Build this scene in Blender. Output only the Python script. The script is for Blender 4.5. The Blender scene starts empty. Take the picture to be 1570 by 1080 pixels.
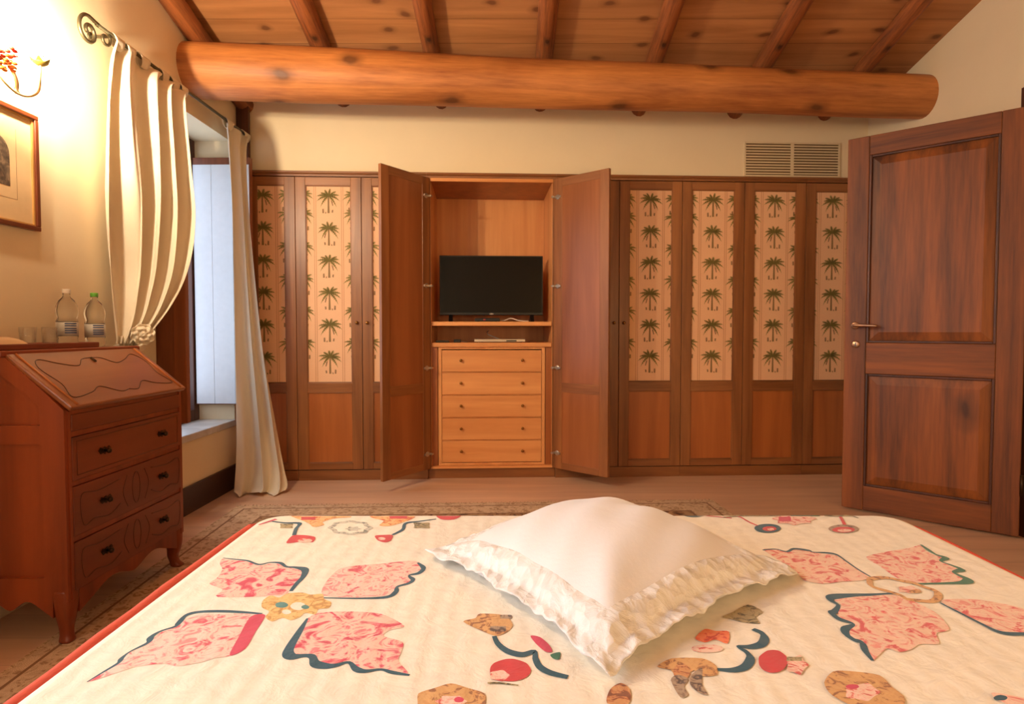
import bpy, bmesh, math, random
from mathutils import Matrix, Vector
from mathutils.geometry import tessellate_polygon
random.seed(7)
PI = math.pi
SC = bpy.context.scene
COL = SC.collection

# ------------------------------------------------------------------ materials
def lin(c):
    return tuple((x/12.92 if x <= .04045 else ((x+.055)/1.055)**2.4) for x in c)
def rgb(r, g, b):
    return lin((r/255, g/255, b/255)) + (1.0,)
MAT = {}
class NT:
    def __init__(s, name):
        s.m = bpy.data.materials.new(name); s.m.use_nodes = True
        s.n = s.m.node_tree.nodes; s.l = s.m.node_tree.links
        s.b = s.n['Principled BSDF']; MAT[name] = s.m
    def new(s, t, **kw):
        n = s.n.new(t)
        for k, v in kw.items():
            if k in n.inputs.keys(): n.inputs[k].default_value = v
            else: setattr(n, k, v)
        return n
    def link(s, a, b): s.l.new(a, b)
    def coord(s, scale=(1, 1, 1), rot=(0, 0, 0), loc=(0, 0, 0)):
        tc = s.new('ShaderNodeTexCoord'); mp = s.new('ShaderNodeMapping')
        mp.inputs['Scale'].default_value = scale; mp.inputs['Rotation'].default_value = rot
        mp.inputs['Location'].default_value = loc
        s.link(tc.outputs['Object'], mp.inputs['Vector']); return mp.outputs['Vector']
    def noise(s, vec, scale, detail=4, rough=.5, dist=0):
        n = s.new('ShaderNodeTexNoise'); n.inputs['Scale'].default_value = scale
        n.inputs['Detail'].default_value = detail; n.inputs['Roughness'].default_value = rough
        n.inputs['Distortion'].default_value = dist
        s.link(vec, n.inputs['Vector']); return n.outputs['Fac']
    def ramp(s, fac, stops):
        r = s.new('ShaderNodeValToRGB'); e = r.color_ramp.elements
        while len(e) < len(stops): e.new(.5)
        for i, (p, c) in enumerate(stops):
            e[i].position = p; e[i].color = c
        s.link(fac, r.inputs['Fac']); return r.outputs['Color']
    def mix(s, fac, a, b, mode='MIX'):
        m = s.new('ShaderNodeMix'); m.data_type = 'RGBA'; m.blend_type = mode
        for sock, v in ((m.inputs[0], fac), (m.inputs[6], a), (m.inputs[7], b)):
            if hasattr(v, 'links'): s.link(v, sock)
            else: sock.default_value = v
        return m.outputs[2]
    def math(s, op, a, b=None, c=None):
        m = s.new('ShaderNodeMath'); m.operation = op
        for i, v in enumerate((a, b, c)):
            if v is None: continue
            if hasattr(v, 'links'): s.link(v, m.inputs[i])
            else: m.inputs[i].default_value = v
        return m.outputs[0]
    def bump(s, h, strength, dist):
        b = s.new('ShaderNodeBump'); b.inputs['Strength'].default_value = strength
        b.inputs['Distance'].default_value = dist
        s.link(h, b.inputs['Height']); s.link(b.outputs['Normal'], s.b.inputs['Normal'])
    def base(s, c):
        if hasattr(c, 'links'): s.link(c, s.b.inputs['Base Color'])
        else: s.b.inputs['Base Color'].default_value = c
    def set(s, **kw):
        for k, v in kw.items(): s.b.inputs[k.replace('_', ' ')].default_value = v

def plain(name, c, rough=.6, metal=0, **kw):
    t = NT(name); t.set(Roughness=rough, Metallic=metal, **kw)
    v = t.coord(); n = t.noise(v, 30, 3)
    t.base(t.mix(n, tuple(x*.93 for x in c[:3])+(1,), tuple(min(1, x*1.05) for x in c[:3])+(1,)))
    return t.m
AX = {'x': (.06, 1, 1), 'y': (1, .06, 1), 'z': (1, 1, .06)}
def wood(name, dark, light, axis='z', freq=14, rough=.42, knots=0, coat=0, streak=.5, bumpd=.0006):
    t = NT(name); v = t.coord(scale=AX[axis])
    n1 = t.noise(v, freq, 5, .55, .6)
    n2 = t.noise(v, freq*7, 3, .6)
    f = t.math('MULTIPLY_ADD', n2, streak*.5, t.math('MULTIPLY', n1, 1-streak*.5))
    col = t.ramp(f, [(.34, dark), (.5, tuple((a+b)/2 for a, b in zip(dark, light))), (.66, light)])
    if knots:
        st = {'x': (.55, 1, 1), 'y': (1, .55, 1), 'z': (1, 1, .55)}[axis]
        kv = t.coord(scale=st)
        dn = t.new('ShaderNodeTexNoise', Scale=9.0); t.link(kv, dn.inputs['Vector'])
        av = t.new('ShaderNodeMix'); av.data_type = 'VECTOR'; av.inputs[0].default_value = .06
        t.link(kv, av.inputs[4]); t.link(dn.outputs['Color'], av.inputs[5])
        vo = t.new('ShaderNodeTexVoronoi'); vo.inputs['Scale'].default_value = knots
        t.link(av.outputs[1], vo.inputs['Vector'])
        k = t.ramp(vo.outputs['Distance'], [(.05, (1, 1, 1, 1)), (.085, (.55,)*3+(1,)), (.17, (0, 0, 0, 1))])
        sep = t.new('ShaderNodeSeparateColor'); t.link(vo.outputs['Color'], sep.inputs[0])
        k2 = t.math('MULTIPLY', k, t.math('GREATER_THAN', sep.outputs[0], .45))
        col = t.mix(t.math('MULTIPLY', k2, .8), col, tuple(x*.35 for x in dark[:3])+(1,))
    t.base(col); t.set(Roughness=rough)
    if coat: t.set(Coat_Weight=coat, Coat_Roughness=.25)
    t.bump(f, .5, bumpd); return t.m

def plaster(name, c):
    t = NT(name); v = t.coord()
    n = t.noise(v, 3, 5, .6); n2 = t.noise(v, 60, 3)
    t.base(t.mix(n, tuple(x*.95 for x in c[:3])+(1,), tuple(min(1, x*1.04) for x in c[:3])+(1,)))
    t.set(Roughness=.9); t.bump(t.math('MULTIPLY_ADD', n2, .3, n), .35, .004); return t.m
plaster('plaster', rgb(228, 208, 172))
plaster('plaster_back', rgb(238, 218, 180))
# wardrobe woods
WD, WL = rgb(116, 68, 32), rgb(166, 106, 58)
for a in 'xz': wood('wardrobe_'+a, WD, WL, a, 12, .40, coat=.12, streak=.3)
wood('wardrobe_panel', rgb(152, 84, 36), rgb(182, 106, 50), 'z', 10, .38, coat=.12, streak=.25)
wood('wardrobe_inner', rgb(134, 76, 36), rgb(166, 100, 54), 'z', 8, .32, coat=.1, streak=.2)
for a in 'xz': wood('beech_'+a, rgb(212, 138, 76), rgb(236, 168, 104), a, 8, .4, coat=.15, streak=.35)
# room door
for a in 'xz': wood('door_'+a, rgb(76, 36, 11), rgb(146, 80, 28), a, 11, .55, coat=0, streak=.5, bumpd=.001)
wood('door_panel', rgb(70, 33, 9), rgb(150, 82, 28), 'z', 9, .5, knots=2.6, coat=0, streak=.6, bumpd=.001)
# desk
for a in 'yz': wood('desk_'+a, rgb(104, 38, 14), rgb(150, 66, 26), a, 7, .36, coat=.3, streak=.3)
wood('desk_lid', rgb(120, 62, 26), rgb(154, 86, 38), 'y', 4, .34, coat=.4, streak=.2)
wood('desk_drawer', rgb(98, 40, 20), rgb(128, 58, 30), 'y', 5, .38, coat=.25, streak=.25)
plain('inlay_dark', rgb(70, 28, 12), .4)
plain('inlay_light', rgb(176, 100, 48), .4)
wood('dark_wood', rgb(52, 24, 12), rgb(92, 46, 24), 'z', 10, .45)
wood('shutter_brown', rgb(96, 48, 22), rgb(138, 74, 36), 'z', 9, .42)
wood('baseboard_wood', rgb(44, 24, 16), rgb(66, 38, 26), 'y', 9, .45)
# roof
def log_wood(name, dark, light, freq, rad, ksc, rough):
    """wood of a log lying along its local x axis, knots laid out round its girth"""
    t = NT(name); v = t.coord(scale=(.09, 1, 1))
    n1 = t.noise(v, freq, 6, .62, .7); n2 = t.noise(v, freq*9, 3, .6)
    big = t.noise(t.coord(scale=(.6, 1, 1)), 3.0, 3)
    f = t.math('ADD', t.math('MULTIPLY', n1, .55), t.math('ADD', t.math('MULTIPLY', n2, .2), t.math('MULTIPLY', big, .25)))
    col = t.ramp(f, [(.38, dark), (.5, tuple((a+b)/2 for a, b in zip(dark, light))), (.62, light)])
    tc = t.new('ShaderNodeTexCoord'); sp = t.new('ShaderNodeSeparateXYZ'); t.link(tc.outputs['Object'], sp.inputs[0])
    an = t.math('MULTIPLY', t.math('ARCTAN2', sp.outputs['Z'], sp.outputs['Y']), rad)
    cb = t.new('ShaderNodeCombineXYZ'); t.link(t.math('MULTIPLY', sp.outputs['X'], .7), cb.inputs[0]); t.link(an, cb.inputs[1])
    dn = t.new('ShaderNodeTexNoise', Scale=14.0); t.link(cb.outputs[0], dn.inputs['Vector'])
    av = t.new('ShaderNodeMix'); av.data_type = 'VECTOR'; av.inputs[0].default_value = .035
    t.link(cb.outputs[0], av.inputs[4]); t.link(dn.outputs['Color'], av.inputs[5])
    vo = t.new('ShaderNodeTexVoronoi'); vo.voronoi_dimensions = '2D'; vo.inputs['Scale'].default_value = ksc
    t.link(av.outputs[1], vo.inputs['Vector'])
    k = t.ramp(vo.outputs['Distance'], [(.05, (1, 1, 1, 1)), (.10, (.5,)*3+(1,)), (.2, (0, 0, 0, 1))])
    sep = t.new('ShaderNodeSeparateColor'); t.link(vo.outputs['Color'], sep.inputs[0])
    k2 = t.math('MULTIPLY', k, t.math('GREATER_THAN', sep.outputs[0], .5))
    col = t.mix(t.math('MULTIPLY', k2, .85), col, tuple(x*.3 for x in dark[:3])+(1,))
    t.base(col); t.set(Roughness=rough); t.bump(t.math('ADD', f, k2), .6, .006); return t.m
log_wood('beam_wood', rgb(138, 76, 32), rgb(206, 134, 70), 8, .15, 3.0, .55)
log_wood('rafter_wood', rgb(84, 42, 18), rgb(170, 98, 48), 16, .055, 6.5, .6)

def planks():
    t = NT('ceiling_planks')
    tc = t.new('ShaderNodeTexCoord'); sp = t.new('ShaderNodeSeparateXYZ'); t.link(tc.outputs['Object'], sp.inputs[0])
    yy = t.math('DIVIDE', sp.outputs['Y'], .19)
    row = t.math('FLOOR', yy); fr = t.math('FRACT', yy)
    wn = t.new('ShaderNodeTexWhiteNoise'); wn.noise_dimensions = '1D'; t.link(row, wn.inputs['W'])
    v = t.coord(scale=(.08, 1, 1))
    off = t.new('ShaderNodeVectorMath'); off.operation = 'ADD'
    cb = t.new('ShaderNodeCombineXYZ'); t.link(t.math('MULTIPLY', wn.outputs['Value'], 40), cb.inputs[0])
    t.link(v, off.inputs[0]); t.link(cb.outputs[0], off.inputs[1])
    n1 = t.noise(off.outputs[0], 12, 5, .55, .4)
    col = t.ramp(n1, [(.32, rgb(156, 102, 58)), (.68, rgb(190, 132, 82))])
    tone = t.math('MULTIPLY_ADD', wn.outputs['Value'], .22, .86)
    cc = t.new('ShaderNodeCombineColor')
    for i in range(3): t.link(tone, cc.inputs[i])
    col = t.mix(1.0, col, cc.outputs[0], 'MULTIPLY')
    kv = t.coord(scale=(.6, 1, 0))
    dn = t.new('ShaderNodeTexNoise', Scale=8.0); t.link(kv, dn.inputs['Vector'])
    av = t.new('ShaderNodeMix'); av.data_type = 'VECTOR'; av.inputs[0].default_value = .06
    t.link(kv, av.inputs[4]); t.link(dn.outputs['Color'], av.inputs[5])
    vo = t.new('ShaderNodeTexVoronoi'); vo.inputs['Scale'].default_value = 5.6; vo.voronoi_dimensions = '2D'
    t.link(av.outputs[1], vo.inputs['Vector'])
    k = t.ramp(vo.outputs['Distance'], [(.06, (1, 1, 1, 1)), (.11, (.4,)*3+(1,)), (.2, (0, 0, 0, 1))])
    sep = t.new('ShaderNodeSeparateColor'); t.link(vo.outputs['Color'], sep.inputs[0])
    k2 = t.math('MULTIPLY', k, t.math('GREATER_THAN', sep.outputs[0], .35))
    col = t.mix(t.math('MULTIPLY', k2, .75), col, rgb(84, 40, 16))
    gap = t.math('LESS_THAN', fr, .02)
    col = t.mix(t.math('MULTIPLY', gap, .55), col, rgb(70, 36, 16))
    t.base(col); t.set(Roughness=.6)
    t.bump(t.math('SUBTRACT', n1, t.math('MULTIPLY', gap, 2)), .4, .002)
planks()

def floor_mat():
    t = NT('floor_planks')
    tc = t.new('ShaderNodeTexCoord'); sp = t.new('ShaderNodeSeparateXYZ'); t.link(tc.outputs['Object'], sp.inputs[0])
    yy = t.math('DIVIDE', sp.outputs['Y'], .16)
    row = t.math('FLOOR', yy); fr = t.math('FRACT', yy)
    wn = t.new('ShaderNodeTexWhiteNoise'); wn.noise_dimensions = '1D'; t.link(row, wn.inputs['W'])
    v = t.coord(scale=(.1, 1, 1))
    n1 = t.noise(v, 9, 5, .55, .5)
    col = t.ramp(n1, [(.3, rgb(210, 168, 136)), (.7, rgb(234, 194, 160))])
    tone = t.math('MULTIPLY_ADD', wn.outputs['Value'], .14, .9)
    cc = t.new('ShaderNodeCombineColor')
    for i in range(3): t.link(tone, cc.inputs[i])
    col = t.mix(1.0, col, cc.outputs[0], 'MULTIPLY')
    gap = t.math('LESS_THAN', fr, .015)
    col = t.mix(t.math('MULTIPLY', gap, .35), col, rgb(96, 62, 38))
    t.base(col); t.set(Roughness=.38); t.bump(n1, .2, .001)
floor_mat()

def rug_mat(name, a, b, c, sc):
    t = NT(name); v = t.coord()
    n = t.noise(v, sc, 3, .5, 1.2)
    vo = t.new('ShaderNodeTexVoronoi'); vo.inputs['Scale'].default_value = sc*.8; vo.feature = 'DISTANCE_TO_EDGE'
    t.link(v, vo.inputs['Vector'])
    col = t.ramp(n, [(.42, a), (.47, b), (.55, b), (.6, c)])
    e = t.math('LESS_THAN', vo.outputs['Distance'], .07)
    col = t.mix(t.math('MULTIPLY', e, .7), col, c)
    t.base(col); t.set(Roughness=.95); t.bump(t.noise(v, 400, 2), .6, .002)
rug_mat('rug_field', rgb(96, 66, 44), rgb(150, 112, 76), rgb(182, 146, 106), 11)
rug_mat('rug_border', rgb(166, 132, 100), rgb(202, 172, 138), rgb(214, 186, 152), 26)
rug_mat('rug_edge', rgb(208, 178, 142), rgb(222, 194, 158), rgb(168, 132, 96), 40)
plain('rug_line', rgb(140, 104, 76), .95)

# textiles
def quilt_mat(name, maker):
    t = NT(name); v = t.coord()
    t.base(maker(t, v)); t.set(Roughness=.9, Sheen_Weight=.2)
    wv = t.new('ShaderNodeTexWave'); wv.bands_direction = 'X'; wv.inputs['Scale'].default_value = 9
    wv.inputs['Distortion'].default_value = 3.5; wv.inputs['Detail'].default_value = 1.5; wv.inputs['Detail Scale'].default_value = .7
    t.link(v, wv.inputs['Vector'])
    n = t.noise(v, 26, 4, .6, .6)
    n3 = t.noise(v, 300, 2)
    h = t.math('ADD', t.math('MULTIPLY', wv.outputs['Fac'], .22), t.math('MULTIPLY_ADD', n3, .06, n))
    t.bump(h, .42, .007); return t.m
def flat(c):
    def f(t, v):
        n = t.noise(v, 40, 3)
        return t.mix(n, tuple(x*.86 for x in c[:3])+(1,), tuple(min(1, x*1.1) for x in c[:3])+(1,))
    return f
def toile(base, pink, deep, sc, lo):
    def f(t, v):
        n = t.noise(v, sc, 4, .6, 1.4)
        return t.ramp(n, [(lo, deep), (lo+.05, pink), (lo+.12, base), (lo+.2, base), (lo+.27, pink)])
    return f
CREAM = rgb(224, 207, 205)
quilt_mat('q_cream', flat(CREAM))
quilt_mat('q_toile_a', toile(rgb(236, 200, 184), rgb(226, 128, 134), rgb(210, 66, 92), 30, .38))
quilt_mat('q_toile_b', toile(rgb(238, 206, 192), rgb(228, 148, 146), rgb(214, 84, 104), 34, .36))
quilt_mat('q_toile_c', toile(rgb(240, 204, 184), rgb(230, 150, 138), rgb(214, 92, 96), 34, .38))
for nm, c in dict(navy=(28, 78, 98), rose=(206, 62, 92), gold=(222, 176, 104), teal=(78, 136, 136), cream=(244, 236, 220),
                  orange=(228, 158, 88), red=(204, 54, 60), grey=(170, 168, 156), pinkc=(236, 168, 152), olive=(134, 118, 78),
                  tan=(206, 152, 92), greyb=(138, 110, 92), green=(50, 110, 84), orangered=(234, 100, 54), brick=(186, 110, 66)).items():
    acc = dict(pinkc=((240, 206, 190), (206, 84, 80)), tan=((214, 166, 108), (150, 98, 60)), greyb=((170, 146, 122), (84, 66, 60)), olive=((176, 158, 116), (84, 76, 46)),
               grey=((206, 202, 188), (126, 128, 120)), orange=((236, 190, 130), (206, 96, 56)), orangered=((240, 130, 80), (206, 66, 36)), brick=((206, 150, 96), (130, 74, 44)), gold=((232, 196, 128), (196, 146, 80))).get(nm)
    quilt_mat('q_'+nm, toile(rgb(*acc[0]), rgb(*c), rgb(*acc[1]), 55, .40) if acc else flat(rgb(*c)))
plain('coral_binding', rgb(214, 88, 70), .8)

def cloth(name, c, sc=14, d=.004, trans=0, st=.4):
    t = NT(name); v = t.coord()
    n = t.noise(v, sc, 4, .6, .4); n2 = t.noise(v, 500, 2)
    t.base(t.mix(n, tuple(x*.95 for x in c[:3])+(1,), c)); t.set(Roughness=.9, Sheen_Weight=.25)
    t.bump(t.math('MULTIPLY_ADD', n2, .12, n), st, d)
    if trans:
        tl = t.new('ShaderNodeBsdfTranslucent'); tl.inputs['Color'].default_value = c
        mx = t.new('ShaderNodeMixShader'); mx.inputs[0].default_value = trans
        t.link(t.b.outputs[0], mx.inputs[1]); t.link(tl.outputs[0], mx.inputs[2])
        t.link(mx.outputs[0], t.n['Material Output'].inputs['Surface'])
    return t.m
cloth('curtain_cloth', rgb(240, 226, 200), 10, .003, .18)
cloth('cushion_cloth', rgb(236, 234, 238), 9, .006, 0, .35)
cloth('napkin_cloth', rgb(232, 200, 160), 20, .003)
def lace():
    t = NT('lace_cloth'); v = t.coord()
    vo = t.new('ShaderNodeTexVoronoi'); vo.inputs['Scale'].default_value = 46; t.link(v, vo.inputs['Vector'])
    n = t.noise(v, 22, 5, .65, 1.2)
    h = t.math('MULTIPLY_ADD', vo.outputs['Distance'], 1.1, n)
    t.base(t.ramp(n, [(.35, rgb(224, 220, 216)), (.6, rgb(238, 236, 236))])); t.set(Roughness=.95)
    t.bump(h, .75, .007)
lace()
def palm_fabric():
    t = NT('palm_fabric'); v = t.coord()
    n = t.noise(v, 260, 2)
    t.base(t.mix(n, rgb(236, 184, 140), rgb(246, 198, 154))); t.set(Roughness=.85)
palm_fabric()
plain('palm_green', rgb(142, 126, 66), .85); plain('palm_trunk', rgb(150, 118, 76), .85); plain('palm_figure', rgb(160, 122, 86), .85)
plain('palm_stripe', rgb(204, 142, 102), .85)
# hard things
plain('iron', rgb(96, 88, 66), .45, .8)
plain('brass', rgb(150, 104, 52), .32, .9)
plain('nickel', rgb(200, 190, 176), .3, .9)
plain('handle_metal', rgb(178, 140, 110), .3, .9)
plain('dark_brass', rgb(66, 46, 28), .4, .8)
plain('black_plastic', rgb(14, 13, 13), .35)
plain('grey_plastic', rgb(150, 140, 130), .4)
plain('white_plastic', rgb(226, 214, 196), .4)
plain('red_plastic', rgb(150, 40, 34), .4)
plain('green_cap', rgb(86, 150, 46), .35)
plain('blue_label', rgb(40, 62, 110), .5)
plain('label_white', rgb(192, 186, 174), .5)
plain('white_paint', rgb(214, 218, 224), .5)
plain('cream_paint', rgb(226, 204, 164), .6)
plain('vent_dark', rgb(120, 92, 60), .8)
plain('mat_board', rgb(214, 184, 140), .85)
plain('picture_frame', rgb(104, 48, 22), .35)
plain('gilt', rgb(206, 162, 96), .35, .5)
plain('ivory_metal', rgb(226, 200, 150), .4, .2)
plain('flower_red', rgb(206, 60, 30), .5); plain('flower_orange', rgb(226, 120, 40), .5); plain('leaf_olive', rgb(150, 134, 56), .5)
def marble():
    t = NT('sill_stone'); v = t.coord(); n = t.noise(v, 5, 6, .6, 1)
    t.base(t.ramp(n, [(.35, rgb(186, 178, 170)), (.65, rgb(216, 210, 204))])); t.set(Roughness=.35)
marble()
def photo():
    t = NT('arched_print'); v = t.coord()
    n = t.noise(v, 26, 5, .6, .5)
    t.base(t.ramp(n, [(.36, rgb(40, 32, 28)), (.52, rgb(92, 76, 62)), (.7, rgb(150, 126, 102))])); t.set(Roughness=.5)
photo()
def screen():
    t = NT('tv_screen'); t.base(rgb(8, 7, 7)); t.set(Roughness=.14, Specular_IOR_Level=.22)
screen()
def thin_glass(name):
    t = NT(name)
    tr = t.new('ShaderNodeBsdfTransparent'); tr.inputs['Color'].default_value = (.97, .98, .98, 1)
    gl = t.new('ShaderNodeBsdfGlossy', Roughness=.04); lw = t.new('ShaderNodeLayerWeight', Blend=.28)
    mx = t.new('ShaderNodeMixShader'); t.link(t.math('MULTIPLY_ADD', lw.outputs['Facing'], .55, .04), mx.inputs[0])
    t.link(tr.outputs[0], mx.inputs[1]); t.link(gl.outputs[0], mx.inputs[2])
    t.link(mx.outputs[0], t.n['Material Output'].inputs['Surface'])
thin_glass('tumbler_glass')
def glass(name, c, ior, rough=0.0):
    t = NT(name); t.base(c); t.set(Roughness=rough, IOR=ior, Transmission_Weight=1.0)
glass('clear_glass', (.97, .98, .97, 1), 1.35); glass('bottle_plastic', (.93, .96, .97, 1), 1.3)
def pane():
    t = NT('window_pane')
    tr = t.new('ShaderNodeBsdfTransparent'); gl = t.new('ShaderNodeBsdfGlossy', Roughness=.02)
    mx = t.new('ShaderNodeMixShader'); mx.inputs[0].default_value = .06
    t.link(tr.outputs[0], mx.inputs[1]); t.link(gl.outputs[0], mx.inputs[2])
    t.link(mx.outputs[0], t.n['Material Output'].inputs['Surface'])
pane()
def bulb(name, c, st):
    t = NT(name); t.base((1, .9, .7, 1)); t.b.inputs['Emission Color'].default_value = c
    t.b.inputs['Emission Strength'].default_value = st
bulb('lit_bulb', (1.0, .81, .57, 1), 3300.0)

# ------------------------------------------------------------------ mesh building
class MB:
    def __init__(s): s.v = []; s.f = []; s.m = []; s.sm = []; s.X = Matrix()
    def addv(s, pts):
        b = len(s.v); s.v += [s.X @ Vector(p) for p in pts]; return b
    def addf(s, f, m=0, smooth=False): s.f.append(f); s.m.append(m); s.sm.append(smooth)
    def box(s, x0, x1, y0, y1, z0, z1, m=0):
        b = s.addv([(x0, y0, z0), (x1, y0, z0), (x1, y1, z0), (x0, y1, z0), (x0, y0, z1), (x1, y0, z1), (x1, y1, z1), (x0, y1, z1)])
        for f in ((0, 3, 2, 1), (4, 5, 6, 7), (0, 1, 5, 4), (1, 2, 6, 5), (2, 3, 7, 6), (3, 0, 4, 7)):
            s.addf([b+i for i in f], m)
        return s
    def grid(s, fn, nu, nv, m=0, cu=False, cv=False, smooth=True):
        pu = nu if cu else nu+1; pv = nv if cv else nv+1
        b = s.addv([fn(i/nu, j/nv) for i in range(pu) for j in range(pv)])
        for i in range(nu):
            for j in range(nv):
                i2 = (i+1) % pu; j2 = (j+1) % pv
                s.addf([b+i*pv+j, b+i2*pv+j, b+i2*pv+j2, b+i*pv+j2], m, smooth)
        return s
    def tube(s, pts, r, seg=10, m=0, caps=True):
        pts = [Vector(p) for p in pts]; n = len(pts)
        rs = r if isinstance(r, (list, tuple)) else [r]*n
        up = None; rings = []
        for i, p in enumerate(pts):
            d = (pts[min(i+1, n-1)]-pts[max(i-1, 0)]).normalized()
            if up is None:
                up = Vector((0, 0, 1)) if abs(d.z) < .9 else Vector((1, 0, 0))
            a = d.cross(up).normalized(); up = a.cross(d).normalized()
            rings.append(s.addv([p+(a*math.cos(k*2*PI/seg)+up*math.sin(k*2*PI/seg))*rs[i] for k in range(seg)]))
        for q, w in zip(rings, rings[1:]):
            for k in range(seg):
                s.addf([q+k, q+(k+1) % seg, w+(k+1) % seg, w+k], m, True)
        if caps:
            s.addf([rings[0]+k for k in range(seg)][::-1], m); s.addf([rings[-1]+k for k in range(seg)], m)
        return s
    def lathe(s, prof, c=(0, 0, 0), seg=20, m=0, rot=None, smooth=True):
        old = s.X; s.X = s.X @ Matrix.Translation(c) @ (rot.to_4x4() if rot else Matrix())
        rings = []
        for r, z in prof:
            rings.append((s.addv([(0, 0, z)]), 1) if r < 1e-6 else (s.addv([(r*math.cos(k*2*PI/seg), r*math.sin(k*2*PI/seg), z) for k in range(seg)]), seg))
        for (a, na), (b, nb) in zip(rings, rings[1:]):
            for k in range(seg):
                k2 = (k+1) % seg
                if na == 1 and nb == 1: continue
                if na == 1: s.addf([a, b+k2, b+k], m, smooth)
                elif nb == 1: s.addf([a+k, a+k2, b], m, smooth)
                else: s.addf([a+k, a+k2, b+k2, b+k], m, smooth)
        s.X = old; return s
    def flat(s, pts, m=0):
        """any flat outline, concave allowed"""
        vs = [Vector(p) for p in pts]; b = s.addv(vs)
        for tri in tessellate_polygon([vs]): s.addf([b+i for i in tri], m)
        return s
    def prism(s, pts, ext, m=0, smooth=False):
        e = Vector(ext); n = len(pts)
        s.flat(pts, m); s.flat([Vector(p)+e for p in pts], m)
        a = s.addv(pts); c = s.addv([Vector(p)+e for p in pts])
        for i in range(n):
            j = (i+1) % n; s.addf([a+i, a+j, c+j, c+i], m, smooth)
        return s
    def ribbon(s, pts, ws, z, m=0):
        n = len(pts); L = []; R = []
        for i in range(n):
            a = Vector(pts[max(i-1, 0)]); b = Vector(pts[min(i+1, n-1)]); d = b-a
            if d.length < 1e-6: d = Vector((1, 0))
            d.normalize(); nn = Vector((-d.y, d.x))*ws[i]*.5; p = Vector(pts[i])
            L.append((p.x+nn.x, p.y+nn.y, z)); R.append((p.x-nn.x, p.y-nn.y, z))
        b = s.addv(L+R)
        for i in range(n-1): s.addf([b+i, b+i+1, b+n+i+1, b+n+i], m)
        return s
    def build(s, name, mats, parent=None, bevel=0, weld=False, solid=0, origin=None, recalc=True):
        me = bpy.data.meshes.new(name)
        vs = s.v
        if origin is not None: vs = [v-Vector(origin) for v in vs]
        me.from_pydata([tuple(v) for v in vs], [], s.f)
        if isinstance(mats, str): mats = [mats]
        for k in mats: me.materials.append(MAT[k])
        me.polygons.foreach_set('material_index', s.m); me.polygons.foreach_set('use_smooth', s.sm)
        if recalc:
            bm = bmesh.new(); bm.from_mesh(me)
            if weld: bmesh.ops.remove_doubles(bm, verts=bm.verts, dist=1e-5)
            bmesh.ops.recalc_face_normals(bm, faces=bm.faces); bm.to_mesh(me); bm.free()
        me.update()
        o = bpy.data.objects.new(name, me); COL.objects.link(o)
        if origin is not None and parent is None: o.location = origin
        if parent is not None: o.parent = parent
        if bevel:
            b = o.modifiers.new('bevel', 'BEVEL'); b.width = bevel; b.segments = 2; b.limit_method = 'ANGLE'; b.angle_limit = .6
        if solid:
            q = o.modifiers.new('solid', 'SOLIDIFY'); q.thickness = solid; q.offset = 0
        return o
def bx(*a, m=0): return MB().box(*a, m)
def tag(o, label=None, cat=None, group=None, kind=None):
    if label: o['label'] = label
    if cat: o['category'] = cat
    if group: o['group'] = group
    if kind: o['kind'] = kind
    return o
def thing(name, loc, label, cat, rz=0, group=None):
    o = bpy.data.objects.new(name, None); COL.objects.link(o)
    o.location = loc; o.rotation_euler = (0, 0, rz); o.empty_display_size = .05
    return tag(o, label, cat, group)
def struct(o): o['kind'] = 'structure'; return o
def smooth_path(pts, n=8):
    """Catmull-Rom through the points"""
    P = [Vector(p) for p in pts]; out = []
    for i in range(len(P)-1):
        p0 = P[max(i-1, 0)]; p1 = P[i]; p2 = P[i+1]; p3 = P[min(i+2, len(P)-1)]
        for k in range(n):
            t = k/n
            out.append(.5*((2*p1)+(p2-p0)*t+(2*p0-5*p1+4*p2-p3)*t*t+(3*p1-p0-3*p2+p3)*t**3))
    out.append(P[-1]); return out
def lerp(a, b, t): return a+(b-a)*t
def curve_at(keys, t):
    """piecewise smooth interpolation of tuples keyed on t"""
    for (t0, a), (t1, b) in zip(keys, keys[1:]):
        if t <= t1:
            k = (t-t0)/(t1-t0); k = max(0, min(1, k))
            return tuple(lerp(x, y, k) for x, y in zip(a, b))
    return keys[-1][1]

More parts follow.
